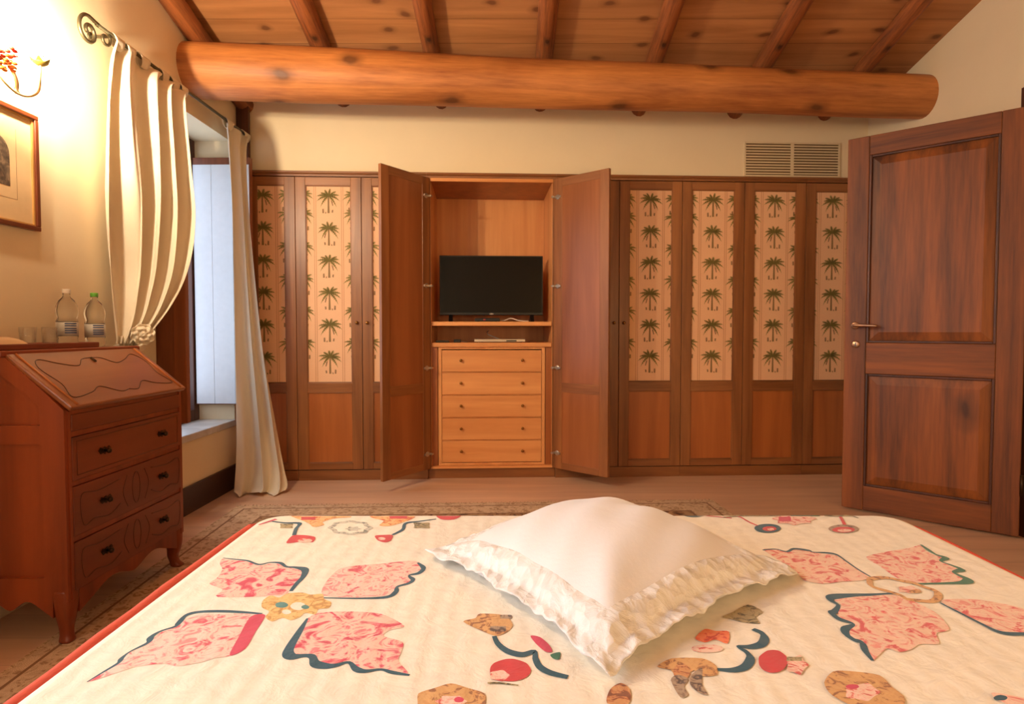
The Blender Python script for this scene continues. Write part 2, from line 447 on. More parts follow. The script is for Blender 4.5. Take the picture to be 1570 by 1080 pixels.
QUILT=[
["F","toile_a",[[-0.568,1.165],[-0.545,1.156],[-0.514,1.149],[-0.482,1.128],[-0.464,1.139],[-0.438,1.134],[-0.417,1.117],[-0.392,1.106],[-0.384,1.077],[-0.383,1.016],[-0.393,0.999],[-0.494,0.993],[-0.5,1.022],[-0.535,1.046],[-0.534,1.071],[-0.543,1.11],[-0.562,1.139]]],
["L","navy",[[-0.569,1.167],[-0.547,1.161],[-0.515,1.153],[-0.485,1.134],[-0.467,1.144],[-0.446,1.141],[-0.428,1.123],[-0.41,1.12],[-0.388,1.109],[-0.38,1.077],[-0.381,1.046],[-0.38,1.016]],[0.0014,0.0021,0.0028,0.0034,0.0028,0.0048,0.0041,0.0047,0.0101,0.0091,0.0082,0.0062]],
["F","toile_b",[[-0.319,0.999],[-0.331,1.052],[-0.325,1.11],[-0.302,1.127],[-0.246,1.139],[-0.204,1.152],[-0.18,1.146],[-0.169,1.11],[-0.188,1.088],[-0.181,1.054],[-0.202,1.032],[-0.208,1.001],[-0.254,0.991]]],
["L","navy",[[-0.182,1.143],[-0.167,1.117],[-0.172,1.093],[-0.188,1.082],[-0.178,1.064],[-0.183,1.048],[-0.2,1.034],[-0.199,1.014],[-0.21,0.993],[-0.253,0.988],[-0.315,0.99]],[0.0028,0.0081,0.0066,0.0033,0.0071,0.0051,0.0044,0.0086,0.0054,0.003,0.0018]],
["F","toile_b",[[-0.396,0.929],[-0.46,0.933],[-0.492,0.933],[-0.506,0.917],[-0.506,0.892],[-0.52,0.878],[-0.521,0.855],[-0.52,0.839],[-0.532,0.816],[-0.53,0.792],[-0.541,0.749],[-0.512,0.774],[-0.5,0.784],[-0.469,0.791],[-0.446,0.785],[-0.42,0.794],[-0.406,0.805],[-0.386,0.814],[-0.39,0.868]]],
["L","navy",[[-0.395,0.933],[-0.43,0.939],[-0.464,0.942],[-0.496,0.94],[-0.512,0.929],[-0.51,0.903],[-0.51,0.892],[-0.524,0.877],[-0.527,0.861],[-0.522,0.845],[-0.532,0.823],[-0.533,0.805],[-0.53,0.792],[-0.536,0.769],[-0.541,0.749]],[0.0028,0.004,0.0046,0.0046,0.0062,0.0077,0.0038,0.0032,0.0073,0.0051,0.002,0.0054,0.0043,0.0028,0.0014]],
["F","rose",[[-0.409,0.924],[-0.388,0.929],[-0.381,0.877],[-0.375,0.829],[-0.389,0.811],[-0.399,0.86]]],
["F","toile_a",[[-0.319,0.912],[-0.305,0.936],[-0.26,0.941],[-0.207,0.933],[-0.163,0.894],[-0.183,0.881],[-0.188,0.864],[-0.157,0.847],[-0.154,0.82],[-0.154,0.798],[-0.135,0.766],[-0.174,0.78],[-0.196,0.776],[-0.221,0.797],[-0.249,0.787],[-0.271,0.805],[-0.282,0.816],[-0.304,0.816],[-0.314,0.86]]],
["L","navy",[[-0.318,0.918],[-0.316,0.877],[-0.314,0.835],[-0.31,0.816],[-0.301,0.808],[-0.285,0.811],[-0.274,0.808],[-0.264,0.791],[-0.248,0.785],[-0.234,0.787],[-0.22,0.794],[-0.206,0.778],[-0.193,0.773],[-0.173,0.777],[-0.156,0.77],[-0.133,0.764]],[0.0033,0.0096,0.0121,0.0119,0.0088,0.0049,0.0069,0.0096,0.0076,0.0048,0.0034,0.0066,0.0047,0.0028,0.0042,0.0021]],
["F","gold",[[-0.413,0.98],[-0.408,0.999],[-0.39,0.991],[-0.382,1.007],[-0.358,1.01],[-0.341,1.002],[-0.322,1.005],[-0.313,0.985],[-0.298,0.974],[-0.296,0.953],[-0.311,0.949],[-0.31,0.931],[-0.328,0.936],[-0.332,0.922],[-0.342,0.912],[-0.358,0.92],[-0.369,0.908],[-0.385,0.922],[-0.387,0.941],[-0.405,0.956]]],
["F","teal",[[-0.365,0.964],[-0.365,0.957],[-0.369,0.954],[-0.375,0.954],[-0.382,0.957],[-0.386,0.964],[-0.387,0.97],[-0.383,0.974],[-0.376,0.974],[-0.37,0.97]]],
["F","cream",[[-0.335,0.959],[-0.335,0.951],[-0.339,0.946],[-0.346,0.946],[-0.354,0.951],[-0.36,0.959],[-0.36,0.968],[-0.356,0.973],[-0.348,0.973],[-0.34,0.968]]],
["F","teal",[[-0.328,0.956],[-0.328,0.951],[-0.332,0.949],[-0.337,0.951],[-0.341,0.956],[-0.341,0.961],[-0.337,0.964],[-0.332,0.961]]],
["F","cream",[[-0.351,0.939],[-0.351,0.934],[-0.356,0.931],[-0.362,0.934],[-0.366,0.939],[-0.366,0.945],[-0.362,0.947],[-0.356,0.945]]],
["F","orange",[[-0.534,1.434],[-0.509,1.443],[-0.463,1.452],[-0.396,1.443],[-0.388,1.425],[-0.423,1.416],[-0.443,1.39],[-0.433,1.369],[-0.451,1.352],[-0.474,1.381],[-0.503,1.407]]],
["F","orange",[[-0.343,1.443],[-0.305,1.447],[-0.238,1.447],[-0.236,1.416],[-0.252,1.39],[-0.28,1.36],[-0.305,1.364],[-0.302,1.398],[-0.33,1.416]]],
["F","red",[[-0.469,1.416],[-0.466,1.405],[-0.482,1.405],[-0.498,1.405],[-0.502,1.416],[-0.506,1.427],[-0.49,1.427],[-0.473,1.427]]],
["F","red",[[-0.252,1.425],[-0.25,1.414],[-0.27,1.414],[-0.291,1.414],[-0.293,1.425],[-0.296,1.436],[-0.275,1.436],[-0.254,1.436]]],
["F","gold",[[-0.411,1.434],[-0.415,1.426],[-0.429,1.422],[-0.445,1.426],[-0.453,1.434],[-0.45,1.442],[-0.436,1.445],[-0.42,1.442]]],
["F","grey",[[-0.315,1.348],[-0.321,1.331],[-0.322,1.312],[-0.339,1.307],[-0.353,1.298],[-0.373,1.307],[-0.393,1.312],[-0.404,1.331],[-0.419,1.348],[-0.414,1.366],[-0.415,1.386],[-0.397,1.392],[-0.382,1.403],[-0.361,1.392],[-0.34,1.386],[-0.329,1.366]]],
["F","cream",[[-0.327,1.348],[-0.333,1.336],[-0.332,1.322],[-0.346,1.319],[-0.357,1.311],[-0.372,1.319],[-0.387,1.322],[-0.395,1.336],[-0.407,1.348],[-0.402,1.361],[-0.403,1.376],[-0.388,1.379],[-0.378,1.387],[-0.362,1.379],[-0.346,1.376],[-0.339,1.361]]],
["F","grey",[[-0.339,1.34],[-0.345,1.334],[-0.344,1.325],[-0.355,1.328],[-0.364,1.325],[-0.369,1.334],[-0.378,1.34],[-0.372,1.346],[-0.372,1.356],[-0.362,1.353],[-0.352,1.356],[-0.348,1.346]]],
["L","navy",[[-0.563,1.394],[-0.529,1.383],[-0.494,1.379],[-0.488,1.342],[-0.477,1.298]],[0.0034,0.0042,0.0075,0.0073,0.0071]],
["L","rose",[[-0.597,1.369],[-0.56,1.411]],[0.0033,0.0068]],
["L","navy",[[-0.18,1.411],[-0.219,1.394],[-0.247,1.379],[-0.246,1.336],[-0.262,1.3]],[0.0034,0.0042,0.0067,0.0073,0.0047]],
["F","red",[[-0.477,1.298],[-0.452,1.298],[-0.426,1.285],[-0.422,1.254],[-0.441,1.265],[-0.456,1.254],[-0.475,1.249],[-0.48,1.279]]],
["F","pinkc",[[-0.426,1.265],[-0.426,1.258],[-0.433,1.253],[-0.443,1.253],[-0.452,1.258],[-0.458,1.265],[-0.458,1.272],[-0.451,1.277],[-0.441,1.277],[-0.431,1.272]]],
["F","red",[[-0.299,1.294],[-0.281,1.3],[-0.261,1.298],[-0.258,1.265],[-0.268,1.253],[-0.286,1.265]]],
["F","pinkc",[[-0.272,1.276],[-0.273,1.269],[-0.279,1.267],[-0.285,1.269],[-0.289,1.276],[-0.288,1.282],[-0.283,1.285],[-0.276,1.282]]],
["F","red",[[-0.183,1.434],[-0.163,1.447],[-0.136,1.452],[-0.123,1.434],[-0.138,1.407],[-0.166,1.407]]],
["F","olive",[[-0.504,1.36],[-0.497,1.345],[-0.512,1.346],[-0.525,1.345],[-0.53,1.36],[-0.537,1.376],[-0.522,1.375],[-0.508,1.376]]],
["F","olive",[[-0.191,1.364],[-0.187,1.345],[-0.205,1.346],[-0.222,1.345],[-0.224,1.364],[-0.229,1.384],[-0.21,1.383],[-0.193,1.384]]],
["L","navy",[[-0.026,0.863],[-0.02,0.842],[-0.006,0.822],[0.014,0.813],[0.031,0.821],[0.032,0.803],[0.037,0.783],[0.05,0.769],[0.072,0.759]],[0.0058,0.0066,0.0074,0.0073,0.0055,0.0081,0.0079,0.0069,0.0051]],
["L","navy",[[0.361,0.884],[0.369,0.872],[0.367,0.857],[0.355,0.84],[0.337,0.833],[0.32,0.834],[0.326,0.82],[0.325,0.803],[0.31,0.783],[0.291,0.775],[0.27,0.777]],[0.006,0.0078,0.0096,0.0085,0.0066,0.0038,0.0065,0.009,0.0079,0.0061,0.0035]],
["F","red",[[0.025,0.775],[0.023,0.766],[0.018,0.758],[0.011,0.753],[0.002,0.75],[-0.007,0.75],[-0.015,0.753],[-0.023,0.758],[-0.028,0.766],[-0.029,0.775],[-0.028,0.784],[-0.024,0.792],[-0.016,0.798],[-0.007,0.802],[0.002,0.802],[0.011,0.798],[0.019,0.792],[0.023,0.784]]],
["F","pinkc",[[-0.002,0.762],[-0.007,0.756],[-0.012,0.75],[-0.02,0.752],[-0.027,0.755],[-0.028,0.762],[-0.028,0.77],[-0.02,0.773],[-0.012,0.775],[-0.007,0.769]]],
["L","olive",[[-0.031,0.746],[-0.016,0.746],[0.008,0.741]],[0.0017,0.0021,0.0013]],
["F","tan",[[-0.075,0.907],[-0.057,0.918],[-0.05,0.933],[-0.011,0.927],[0.001,0.897],[-0.007,0.876],[-0.024,0.864],[-0.047,0.88]]],
["F","greyb",[[-0.009,0.884],[-0.01,0.877],[-0.021,0.876],[-0.032,0.877],[-0.033,0.884],[-0.032,0.892],[-0.021,0.892],[-0.01,0.892]]],
["F","greyb",[[0.0,0.922],[-0.001,0.917],[-0.009,0.916],[-0.018,0.917],[-0.018,0.922],[-0.018,0.928],[-0.009,0.929],[-0.001,0.928]]],
["F","rose",[[0.027,0.864],[0.041,0.86],[0.053,0.838],[0.056,0.82],[0.046,0.821],[0.034,0.842]]],
["F","green",[[0.053,0.813],[0.067,0.819],[0.064,0.801],[0.056,0.803]]],
["F","tan",[[-0.032,0.704],[-0.033,0.685],[-0.05,0.675],[-0.069,0.667],[-0.089,0.675],[-0.109,0.685],[-0.113,0.704],[-0.115,0.724],[-0.097,0.735],[-0.077,0.745],[-0.055,0.735],[-0.034,0.724]]],
["F","pinkc",[[-0.054,0.708],[-0.059,0.703],[-0.062,0.697],[-0.072,0.698],[-0.082,0.697],[-0.086,0.703],[-0.093,0.708],[-0.087,0.713],[-0.084,0.719],[-0.074,0.718],[-0.064,0.719],[-0.06,0.713]]],
["F","rose",[[-0.058,0.711],[-0.06,0.707],[-0.064,0.706],[-0.068,0.707],[-0.07,0.711],[-0.069,0.715],[-0.065,0.717],[-0.06,0.715]]],
["F","olive",[[0.328,0.922],[0.348,0.936],[0.385,0.964],[0.399,0.94],[0.381,0.922],[0.378,0.901],[0.353,0.905],[0.34,0.914]]],
["F","orangered",[[0.266,0.857],[0.289,0.884],[0.303,0.878],[0.322,0.876],[0.308,0.842],[0.294,0.853],[0.276,0.845]]],
["F","pinkc",[[0.297,0.828],[0.291,0.822],[0.278,0.818],[0.264,0.818],[0.254,0.822],[0.252,0.828],[0.258,0.835],[0.271,0.839],[0.285,0.839],[0.295,0.835]]],
["F","tan",[[0.193,0.783],[0.218,0.803],[0.259,0.803],[0.272,0.786],[0.266,0.764],[0.246,0.761],[0.239,0.774],[0.213,0.755],[0.209,0.774]]],
["F","brick",[[0.233,0.77],[0.228,0.76],[0.221,0.753],[0.214,0.753],[0.21,0.76],[0.211,0.77],[0.216,0.782],[0.224,0.789],[0.231,0.789],[0.234,0.782]]],
["F","greyb",[[0.203,0.752],[0.215,0.764],[0.226,0.755],[0.216,0.738],[0.216,0.721],[0.205,0.716]]],
["F","greyb",[[0.233,0.764],[0.252,0.78],[0.24,0.743],[0.24,0.721],[0.23,0.726],[0.225,0.743]]],
["F","brick",[[0.122,0.732],[0.138,0.746],[0.147,0.732],[0.14,0.704],[0.114,0.704]]],
["F","toile_c",[[0.513,1.209],[0.538,1.212],[0.555,1.196],[0.576,1.209],[0.601,1.201],[0.623,1.188],[0.645,1.176],[0.647,1.122],[0.65,1.075],[0.623,1.058],[0.587,1.054],[0.549,1.045],[0.523,1.06],[0.527,1.105]]],
["L","navy",[[0.511,1.208],[0.539,1.213],[0.556,1.199],[0.579,1.216],[0.603,1.206],[0.608,1.196],[0.635,1.193],[0.648,1.182],[0.648,1.149],[0.648,1.108],[0.651,1.075]],[0.003,0.003,0.0041,0.0042,0.0054,0.0029,0.0041,0.0047,0.004,0.0038,0.0032]],
["F","toile_c",[[0.853,1.236],[0.839,1.199],[0.847,1.163],[0.83,1.149],[0.839,1.112],[0.818,1.094],[0.811,1.06],[0.793,1.052],[0.708,1.048],[0.696,1.073],[0.698,1.125],[0.7,1.171],[0.764,1.201],[0.814,1.218]]],
["L","green",[[0.854,1.239],[0.849,1.209],[0.847,1.183],[0.854,1.166],[0.832,1.149],[0.837,1.13],[0.841,1.108],[0.817,1.094],[0.819,1.065],[0.807,1.052],[0.785,1.048],[0.746,1.046],[0.705,1.044]],[0.0037,0.0072,0.0047,0.0081,0.004,0.005,0.0087,0.0049,0.0116,0.0093,0.0052,0.0036,0.0026]],
["F","toile_c",[[0.642,1.001],[0.662,0.976],[0.671,0.934],[0.655,0.883],[0.627,0.871],[0.609,0.841],[0.581,0.84],[0.558,0.825],[0.537,0.819],[0.526,0.828],[0.489,0.798],[0.495,0.822],[0.501,0.847],[0.495,0.868],[0.519,0.897],[0.511,0.922],[0.525,0.95],[0.537,0.963],[0.542,0.989]]],
["L","navy",[[0.646,1.006],[0.61,1.001],[0.577,0.999],[0.54,0.993],[0.528,0.98],[0.531,0.962],[0.515,0.942],[0.506,0.934],[0.507,0.915],[0.52,0.899],[0.5,0.885],[0.492,0.868],[0.494,0.853],[0.501,0.844],[0.493,0.822],[0.488,0.797]],[0.003,0.0049,0.0069,0.0108,0.0077,0.0047,0.0065,0.0083,0.0081,0.0035,0.0079,0.0088,0.0067,0.0067,0.0074,0.0036]],
["F","toile_c",[[0.71,0.979],[0.766,0.984],[0.803,0.967],[0.822,0.949],[0.829,0.926],[0.778,0.868],[0.756,0.871],[0.729,0.876],[0.719,0.9],[0.712,0.938]]],
["L","navy",[[0.703,0.971],[0.706,0.95],[0.71,0.93],[0.716,0.896],[0.72,0.878],[0.731,0.87],[0.754,0.869],[0.779,0.869]],[0.0029,0.0037,0.0041,0.0053,0.0061,0.006,0.0051,0.0043]],
["L","tan",[[0.643,1.065],[0.665,1.071],[0.681,1.069],[0.695,1.058],[0.71,1.048],[0.719,1.031],[0.727,1.013],[0.712,0.989],[0.693,0.976],[0.675,0.978],[0.658,0.984],[0.656,0.998],[0.646,1.013],[0.633,1.026],[0.63,1.04],[0.643,1.065]],[0.0074,0.0074,0.0069,0.0073,0.0078,0.0076,0.008,0.0078,0.0067,0.0068,0.0068,0.0069,0.0065,0.0066,0.0067,0.0068]],
["F","pinkc",[[0.704,1.021],[0.69,1.014],[0.679,1.005],[0.672,1.01],[0.661,1.011],[0.669,1.021],[0.674,1.031],[0.687,1.032],[0.701,1.037],[0.7,1.028]]],
["F","tan",[[0.701,1.013],[0.695,1.008],[0.686,1.006],[0.68,1.008],[0.68,1.013],[0.687,1.019],[0.696,1.021],[0.702,1.019]]],
["F","pinkc",[[0.725,1.413],[0.703,1.397],[0.692,1.378],[0.67,1.376],[0.649,1.364],[0.638,1.376],[0.618,1.378],[0.625,1.397],[0.618,1.413],[0.639,1.428],[0.65,1.449],[0.673,1.451],[0.696,1.465],[0.706,1.451],[0.727,1.449],[0.719,1.428]]],
["F","rose",[[0.662,1.409],[0.653,1.393],[0.639,1.391],[0.627,1.393],[0.633,1.409],[0.641,1.426],[0.656,1.427],[0.668,1.426]]],
["F","navy",[[0.47,1.449],[0.464,1.439],[0.454,1.43],[0.442,1.426],[0.43,1.426],[0.421,1.43],[0.416,1.439],[0.417,1.449],[0.422,1.46],[0.432,1.469],[0.445,1.474],[0.457,1.474],[0.466,1.469],[0.471,1.46]]],
["F","red",[[0.463,1.453],[0.458,1.447],[0.451,1.442],[0.443,1.442],[0.438,1.447],[0.437,1.453],[0.442,1.46],[0.45,1.464],[0.458,1.464],[0.463,1.46]]],
["F","navy",[[0.608,1.342],[0.599,1.329],[0.586,1.319],[0.572,1.313],[0.559,1.313],[0.55,1.319],[0.546,1.329],[0.548,1.342],[0.556,1.356],[0.569,1.367],[0.584,1.373],[0.598,1.373],[0.608,1.367],[0.611,1.356]]],
["F","red",[[0.597,1.339],[0.59,1.33],[0.579,1.324],[0.569,1.324],[0.564,1.33],[0.565,1.339],[0.572,1.349],[0.583,1.355],[0.593,1.355],[0.598,1.349]]],
["F","pinkc",[[0.59,1.336],[0.585,1.33],[0.579,1.328],[0.574,1.33],[0.575,1.336],[0.579,1.342],[0.586,1.344],[0.59,1.342]]],
["F","greyb",[[0.782,1.339],[0.772,1.327],[0.757,1.317],[0.74,1.311],[0.725,1.311],[0.715,1.317],[0.711,1.327],[0.714,1.339],[0.724,1.352],[0.739,1.362],[0.756,1.368],[0.772,1.368],[0.783,1.362],[0.786,1.352]]],
["F","red",[[0.77,1.333],[0.761,1.323],[0.748,1.316],[0.734,1.314],[0.723,1.316],[0.717,1.323],[0.719,1.333],[0.728,1.342],[0.741,1.35],[0.755,1.352],[0.767,1.35],[0.772,1.342]]],
["F","pinkc",[[0.76,1.328],[0.754,1.322],[0.744,1.319],[0.734,1.319],[0.728,1.322],[0.728,1.328],[0.734,1.334],[0.744,1.337],[0.754,1.337],[0.76,1.334]]],
["L","red",[[0.534,1.453],[0.547,1.427],[0.554,1.386],[0.563,1.361]],[0.0029,0.0042,0.0048,0.004]],
["L","red",[[0.789,1.427],[0.777,1.395],[0.766,1.367]],[0.0049,0.0055,0.0061]],
["L","rose",[[0.469,1.44],[0.496,1.427],[0.524,1.416]],[0.0021,0.0028,0.0028]],
["L","olive",[[0.506,1.422],[0.542,1.459],[0.572,1.476],[0.604,1.469],[0.649,1.465]],[0.0035,0.0043,0.0029,0.0036,0.0029]],
["L","green",[[0.672,1.476],[0.712,1.475],[0.743,1.465]],[0.0029,0.0036,0.0029]],
["L","olive",[[0.754,1.465],[0.789,1.442],[0.818,1.442],[0.826,1.416]],[0.0043,0.005,0.0043,0.0035]],
["F","red",[[0.372,0.795],[0.366,0.785],[0.358,0.776],[0.349,0.77],[0.341,0.768],[0.334,0.77],[0.33,0.776],[0.33,0.785],[0.333,0.795],[0.338,0.806],[0.347,0.815],[0.356,0.822],[0.365,0.824],[0.372,0.822],[0.375,0.815],[0.376,0.806]]],
["F","pinkc",[[0.396,0.786],[0.385,0.776],[0.374,0.763],[0.368,0.769],[0.361,0.772],[0.368,0.786],[0.374,0.801],[0.385,0.805],[0.397,0.811],[0.395,0.798]]],
["F","olive",[[0.394,0.801],[0.392,0.796],[0.382,0.796],[0.371,0.796],[0.374,0.801],[0.376,0.806],[0.386,0.806],[0.397,0.806]]],
["F","tan",[[0.396,0.746],[0.421,0.771],[0.447,0.771],[0.476,0.762],[0.476,0.738],[0.478,0.717],[0.461,0.696],[0.412,0.694],[0.392,0.719]]],
["F","pinkc",[[0.455,0.726],[0.442,0.717],[0.429,0.708],[0.418,0.712],[0.407,0.715],[0.413,0.726],[0.42,0.738],[0.435,0.741],[0.451,0.745],[0.453,0.735]]],
["F","rose",[[0.435,0.737],[0.431,0.734],[0.424,0.732],[0.419,0.734],[0.418,0.737],[0.423,0.741],[0.43,0.742],[0.435,0.741]]],
["F","toile_c",[[0.59,0.724],[0.608,0.721],[0.634,0.705],[0.615,0.683],[0.589,0.705]]],
["F","navy",[[0.602,0.714],[0.596,0.71],[0.589,0.709],[0.584,0.71],[0.585,0.714],[0.591,0.718],[0.598,0.72],[0.603,0.718]]]]

# ------------------------------------------------------------------ the room
XL = -1.78                                    # face of the window wall
def xr(y): return 2.50-.04*(y-2.85)           # face of the door wall
WA = math.atan(.0494); WY0 = 4.04             # wardrobe front line
def wy(x): return WY0+.0494*x
def zc(y): return 2.56+.245*(4.013-y)         # underside of the roof boards
REAR = -1.15
# floor
struct(MB().box(-2.2, 4.0, REAR-.1, 5.0, -.1, 0).build('floor', 'floor_planks'))
# roof boards
y0, y1 = REAR-.1, 5.0
sl = math.atan(.245)
cb = MB().box(-2.2, 2.8, 0, (y1-y0)/math.cos(sl), 0, .05)
co = struct(cb.build('ceiling', 'ceiling_planks')); co.location = (0, y1, zc(y1)); co.rotation_euler = (-sl, 0, 0); co.scale = (1, -1, 1)
co.scale = (1, 1, 1); co.location = (0, y0, zc(y0))
# window wall with recess and one more opening behind the camera
w = MB()
T0 = XL-.28
RY0, RY1, RZ0, RZ1 = 3.0, 3.835, .394, 2.2     # recess of the window
w.box(T0, XL, RY0, RY1, 0, RZ0); w.box(T0, XL, RY0, RY1, RZ1, 3.9)
w.box(T0, XL, RY1, 4.9, 0, 3.9); w.box(T0, XL, .75, RY0, 0, 3.9)
w.box(T0, XL, -.35, .75, 0, .85); w.box(T0, XL, -.35, .75, 2.2, 3.9); w.box(T0, XL, REAR-.1, -.35, 0, 3.9)
struct(w.build('wall_left', 'plaster'))
# back wall: bulkhead above the wardrobe, recess behind it
bw = MB(); bw.X = Matrix.Translation((0, WY0, 0)) @ Matrix.Rotation(WA, 4, 'Z')
bw.box(-1.79, 2.62, .012, .62, 2.052, 2.9); bw.box(-2.1, 2.62, .62, .72, 0, 2.9)
struct(bw.build('wall_back', 'plaster_back'))
# door wall with doorway
def rbox(m, ya, yb, za, zb, t=.2, off=0):
    a, b = xr(ya)+off, xr(yb)+off
    m.prism([(a, ya, za), (b, yb, za), (b, yb, zb), (a, ya, zb)], (t, 0, 0))
rw = MB()
DY0, DY1, DZ = 2.06, 2.87, 2.09
rbox(rw, DY1, 5.0, 0, 3.9); rbox(rw, REAR-.1, DY0, 0, 3.9); rbox(rw, DY0, DY1, DZ, 3.9)
struct(rw.build('wall_right', 'plaster'))
struct(MB().box(-2.2, 2.9, REAR-.1, REAR, 0, 4.0).build('wall_rear', 'plaster'))
hb = MB().box(3.9, 4.0, 1.2, 3.8, 0, 2.6); hb.box(2.9, 4.0, 1.1, 1.2, 0, 2.6); hb.box(2.9, 4.0, 3.8, 3.9, 0, 2.6); hb.box(2.7, 4.0, 1.1, 3.9, 2.6, 2.7)
struct(hb.build('wall_hallway', 'plaster'))
# baseboards
struct(bx(XL, XL+.018, 2.6, 4.0, 0, .15).build('baseboard_left', 'baseboard_wood', bevel=.003))
# doorway casing
cs = MB()
rbox(cs, DY1-.002, DY1+.088, 0, DZ+.09, .02, -.02); rbox(cs, DY0-.088, DY0+.002, 0, DZ+.09, .02, -.02); rbox(cs, DY0-.002, DY1+.002, DZ, DZ+.09, .021, -.021)
struct(cs.build('trim_1', 'dark_wood', bevel=.003))
struct(bx(XL+.001, -1.700, 3.915, 3.945, 2.052, 2.56).build('trim_2', 'dark_wood', bevel=.003))
# window
wf = MB()
for a, b, c, d in ((RY0, RY0+.06, RZ0+.04, RZ1), (RY1-.06, RY1, RZ0+.04, RZ1), (RY0+.06, RY1-.06, RZ0+.04, RZ0+.11), (RY0+.06, RY1-.06, RZ1-.07, RZ1), (3.395, 3.44, RZ0+.11, RZ1-.07)):
    wf.box(T0+.005, T0+.055, a, b, c, d)
win = struct(wf.build('window_1', 'dark_wood', bevel=.003))
pn = MB().box(T0+.028, T0+.032, RY0+.06, RY1-.06, RZ0+.11, RZ1-.07).build('pane', 'window_pane', win)
sill = MB().box(T0+.0, XL+.012, RY0+.001, RY1-.001, RZ0, RZ0+.04).build('window_sill', 'sill_stone', win, bevel=.004)

# ------------------------------------------------------------------ roof beam and rafters
def log(name, mat, a, b, ra, rb, seg=28, n=46, amp=.012, seed=1):
    rnd = random.Random(seed); ph = [rnd.uniform(0, 6.28) for _ in range(8)]
    a = Vector(a); b = Vector(b); d = (b-a).normalized(); ln = (b-a).length
    m = MB()
    def fn(s, t):
        r = lerp(ra, rb, s)*(1+amp/ra*(.6*math.sin(s*7+ph[0]+math.sin(t*6.28+ph[1]))+.35*math.sin(s*17+ph[2]+2*math.sin(t*6.28+ph[3]))+.3*math.sin(t*2*6.28+ph[4]+s*4)))
        return ((s-.5)*ln, r*math.cos(t*2*PI), r*math.sin(t*2*PI))
    m.grid(fn, n, seg, 0, False, True)
    m.addf(list(range(seg)), 0); m.addf([n*seg+k for k in range(seg)][::-1], 0)
    o = m.build(name, mat); o.location = (a+b)/2
    o.rotation_euler = d.to_track_quat('X', 'Z').to_euler()
    return o
bo = log('ceiling_beam', 'beam_wood', (-1.86, 3.375, 2.444), (2.56, 3.660, 2.402), .145, .122, amp=.007)
tag(bo, 'thick round log beam spanning the room under the rafters', 'beam')
ords = ['against the left wall above the curtain', 'first free one from the left wall', 'second free one from the left wall', 'third free one from the left wall',
        'fourth free one from the left wall', 'fifth free one from the left wall', 'last one before the door wall']
for i, x in enumerate([-1.748, -1.105, -.472, .193, .853, 1.515, 2.145]):
    yb = wy(x)+.10; r = .052; ztop = zc(yb)
    dz = -.055 if i == 0 else -.035
    k = .03*(x-.2)
    o = log('rafter', 'rafter_wood', (x, yb, zc(yb)+dz-(.04 if i == 0 else 0)), (x-k*2.4*.35, -.9, zc(-.9)+dz), r*(1.1 if i == 0 else 1), r, 14, 60, .007, i+3)
    tag(o, 'round wooden rafter under the roof boards, '+ords[i], 'rafter', 'roof rafters')

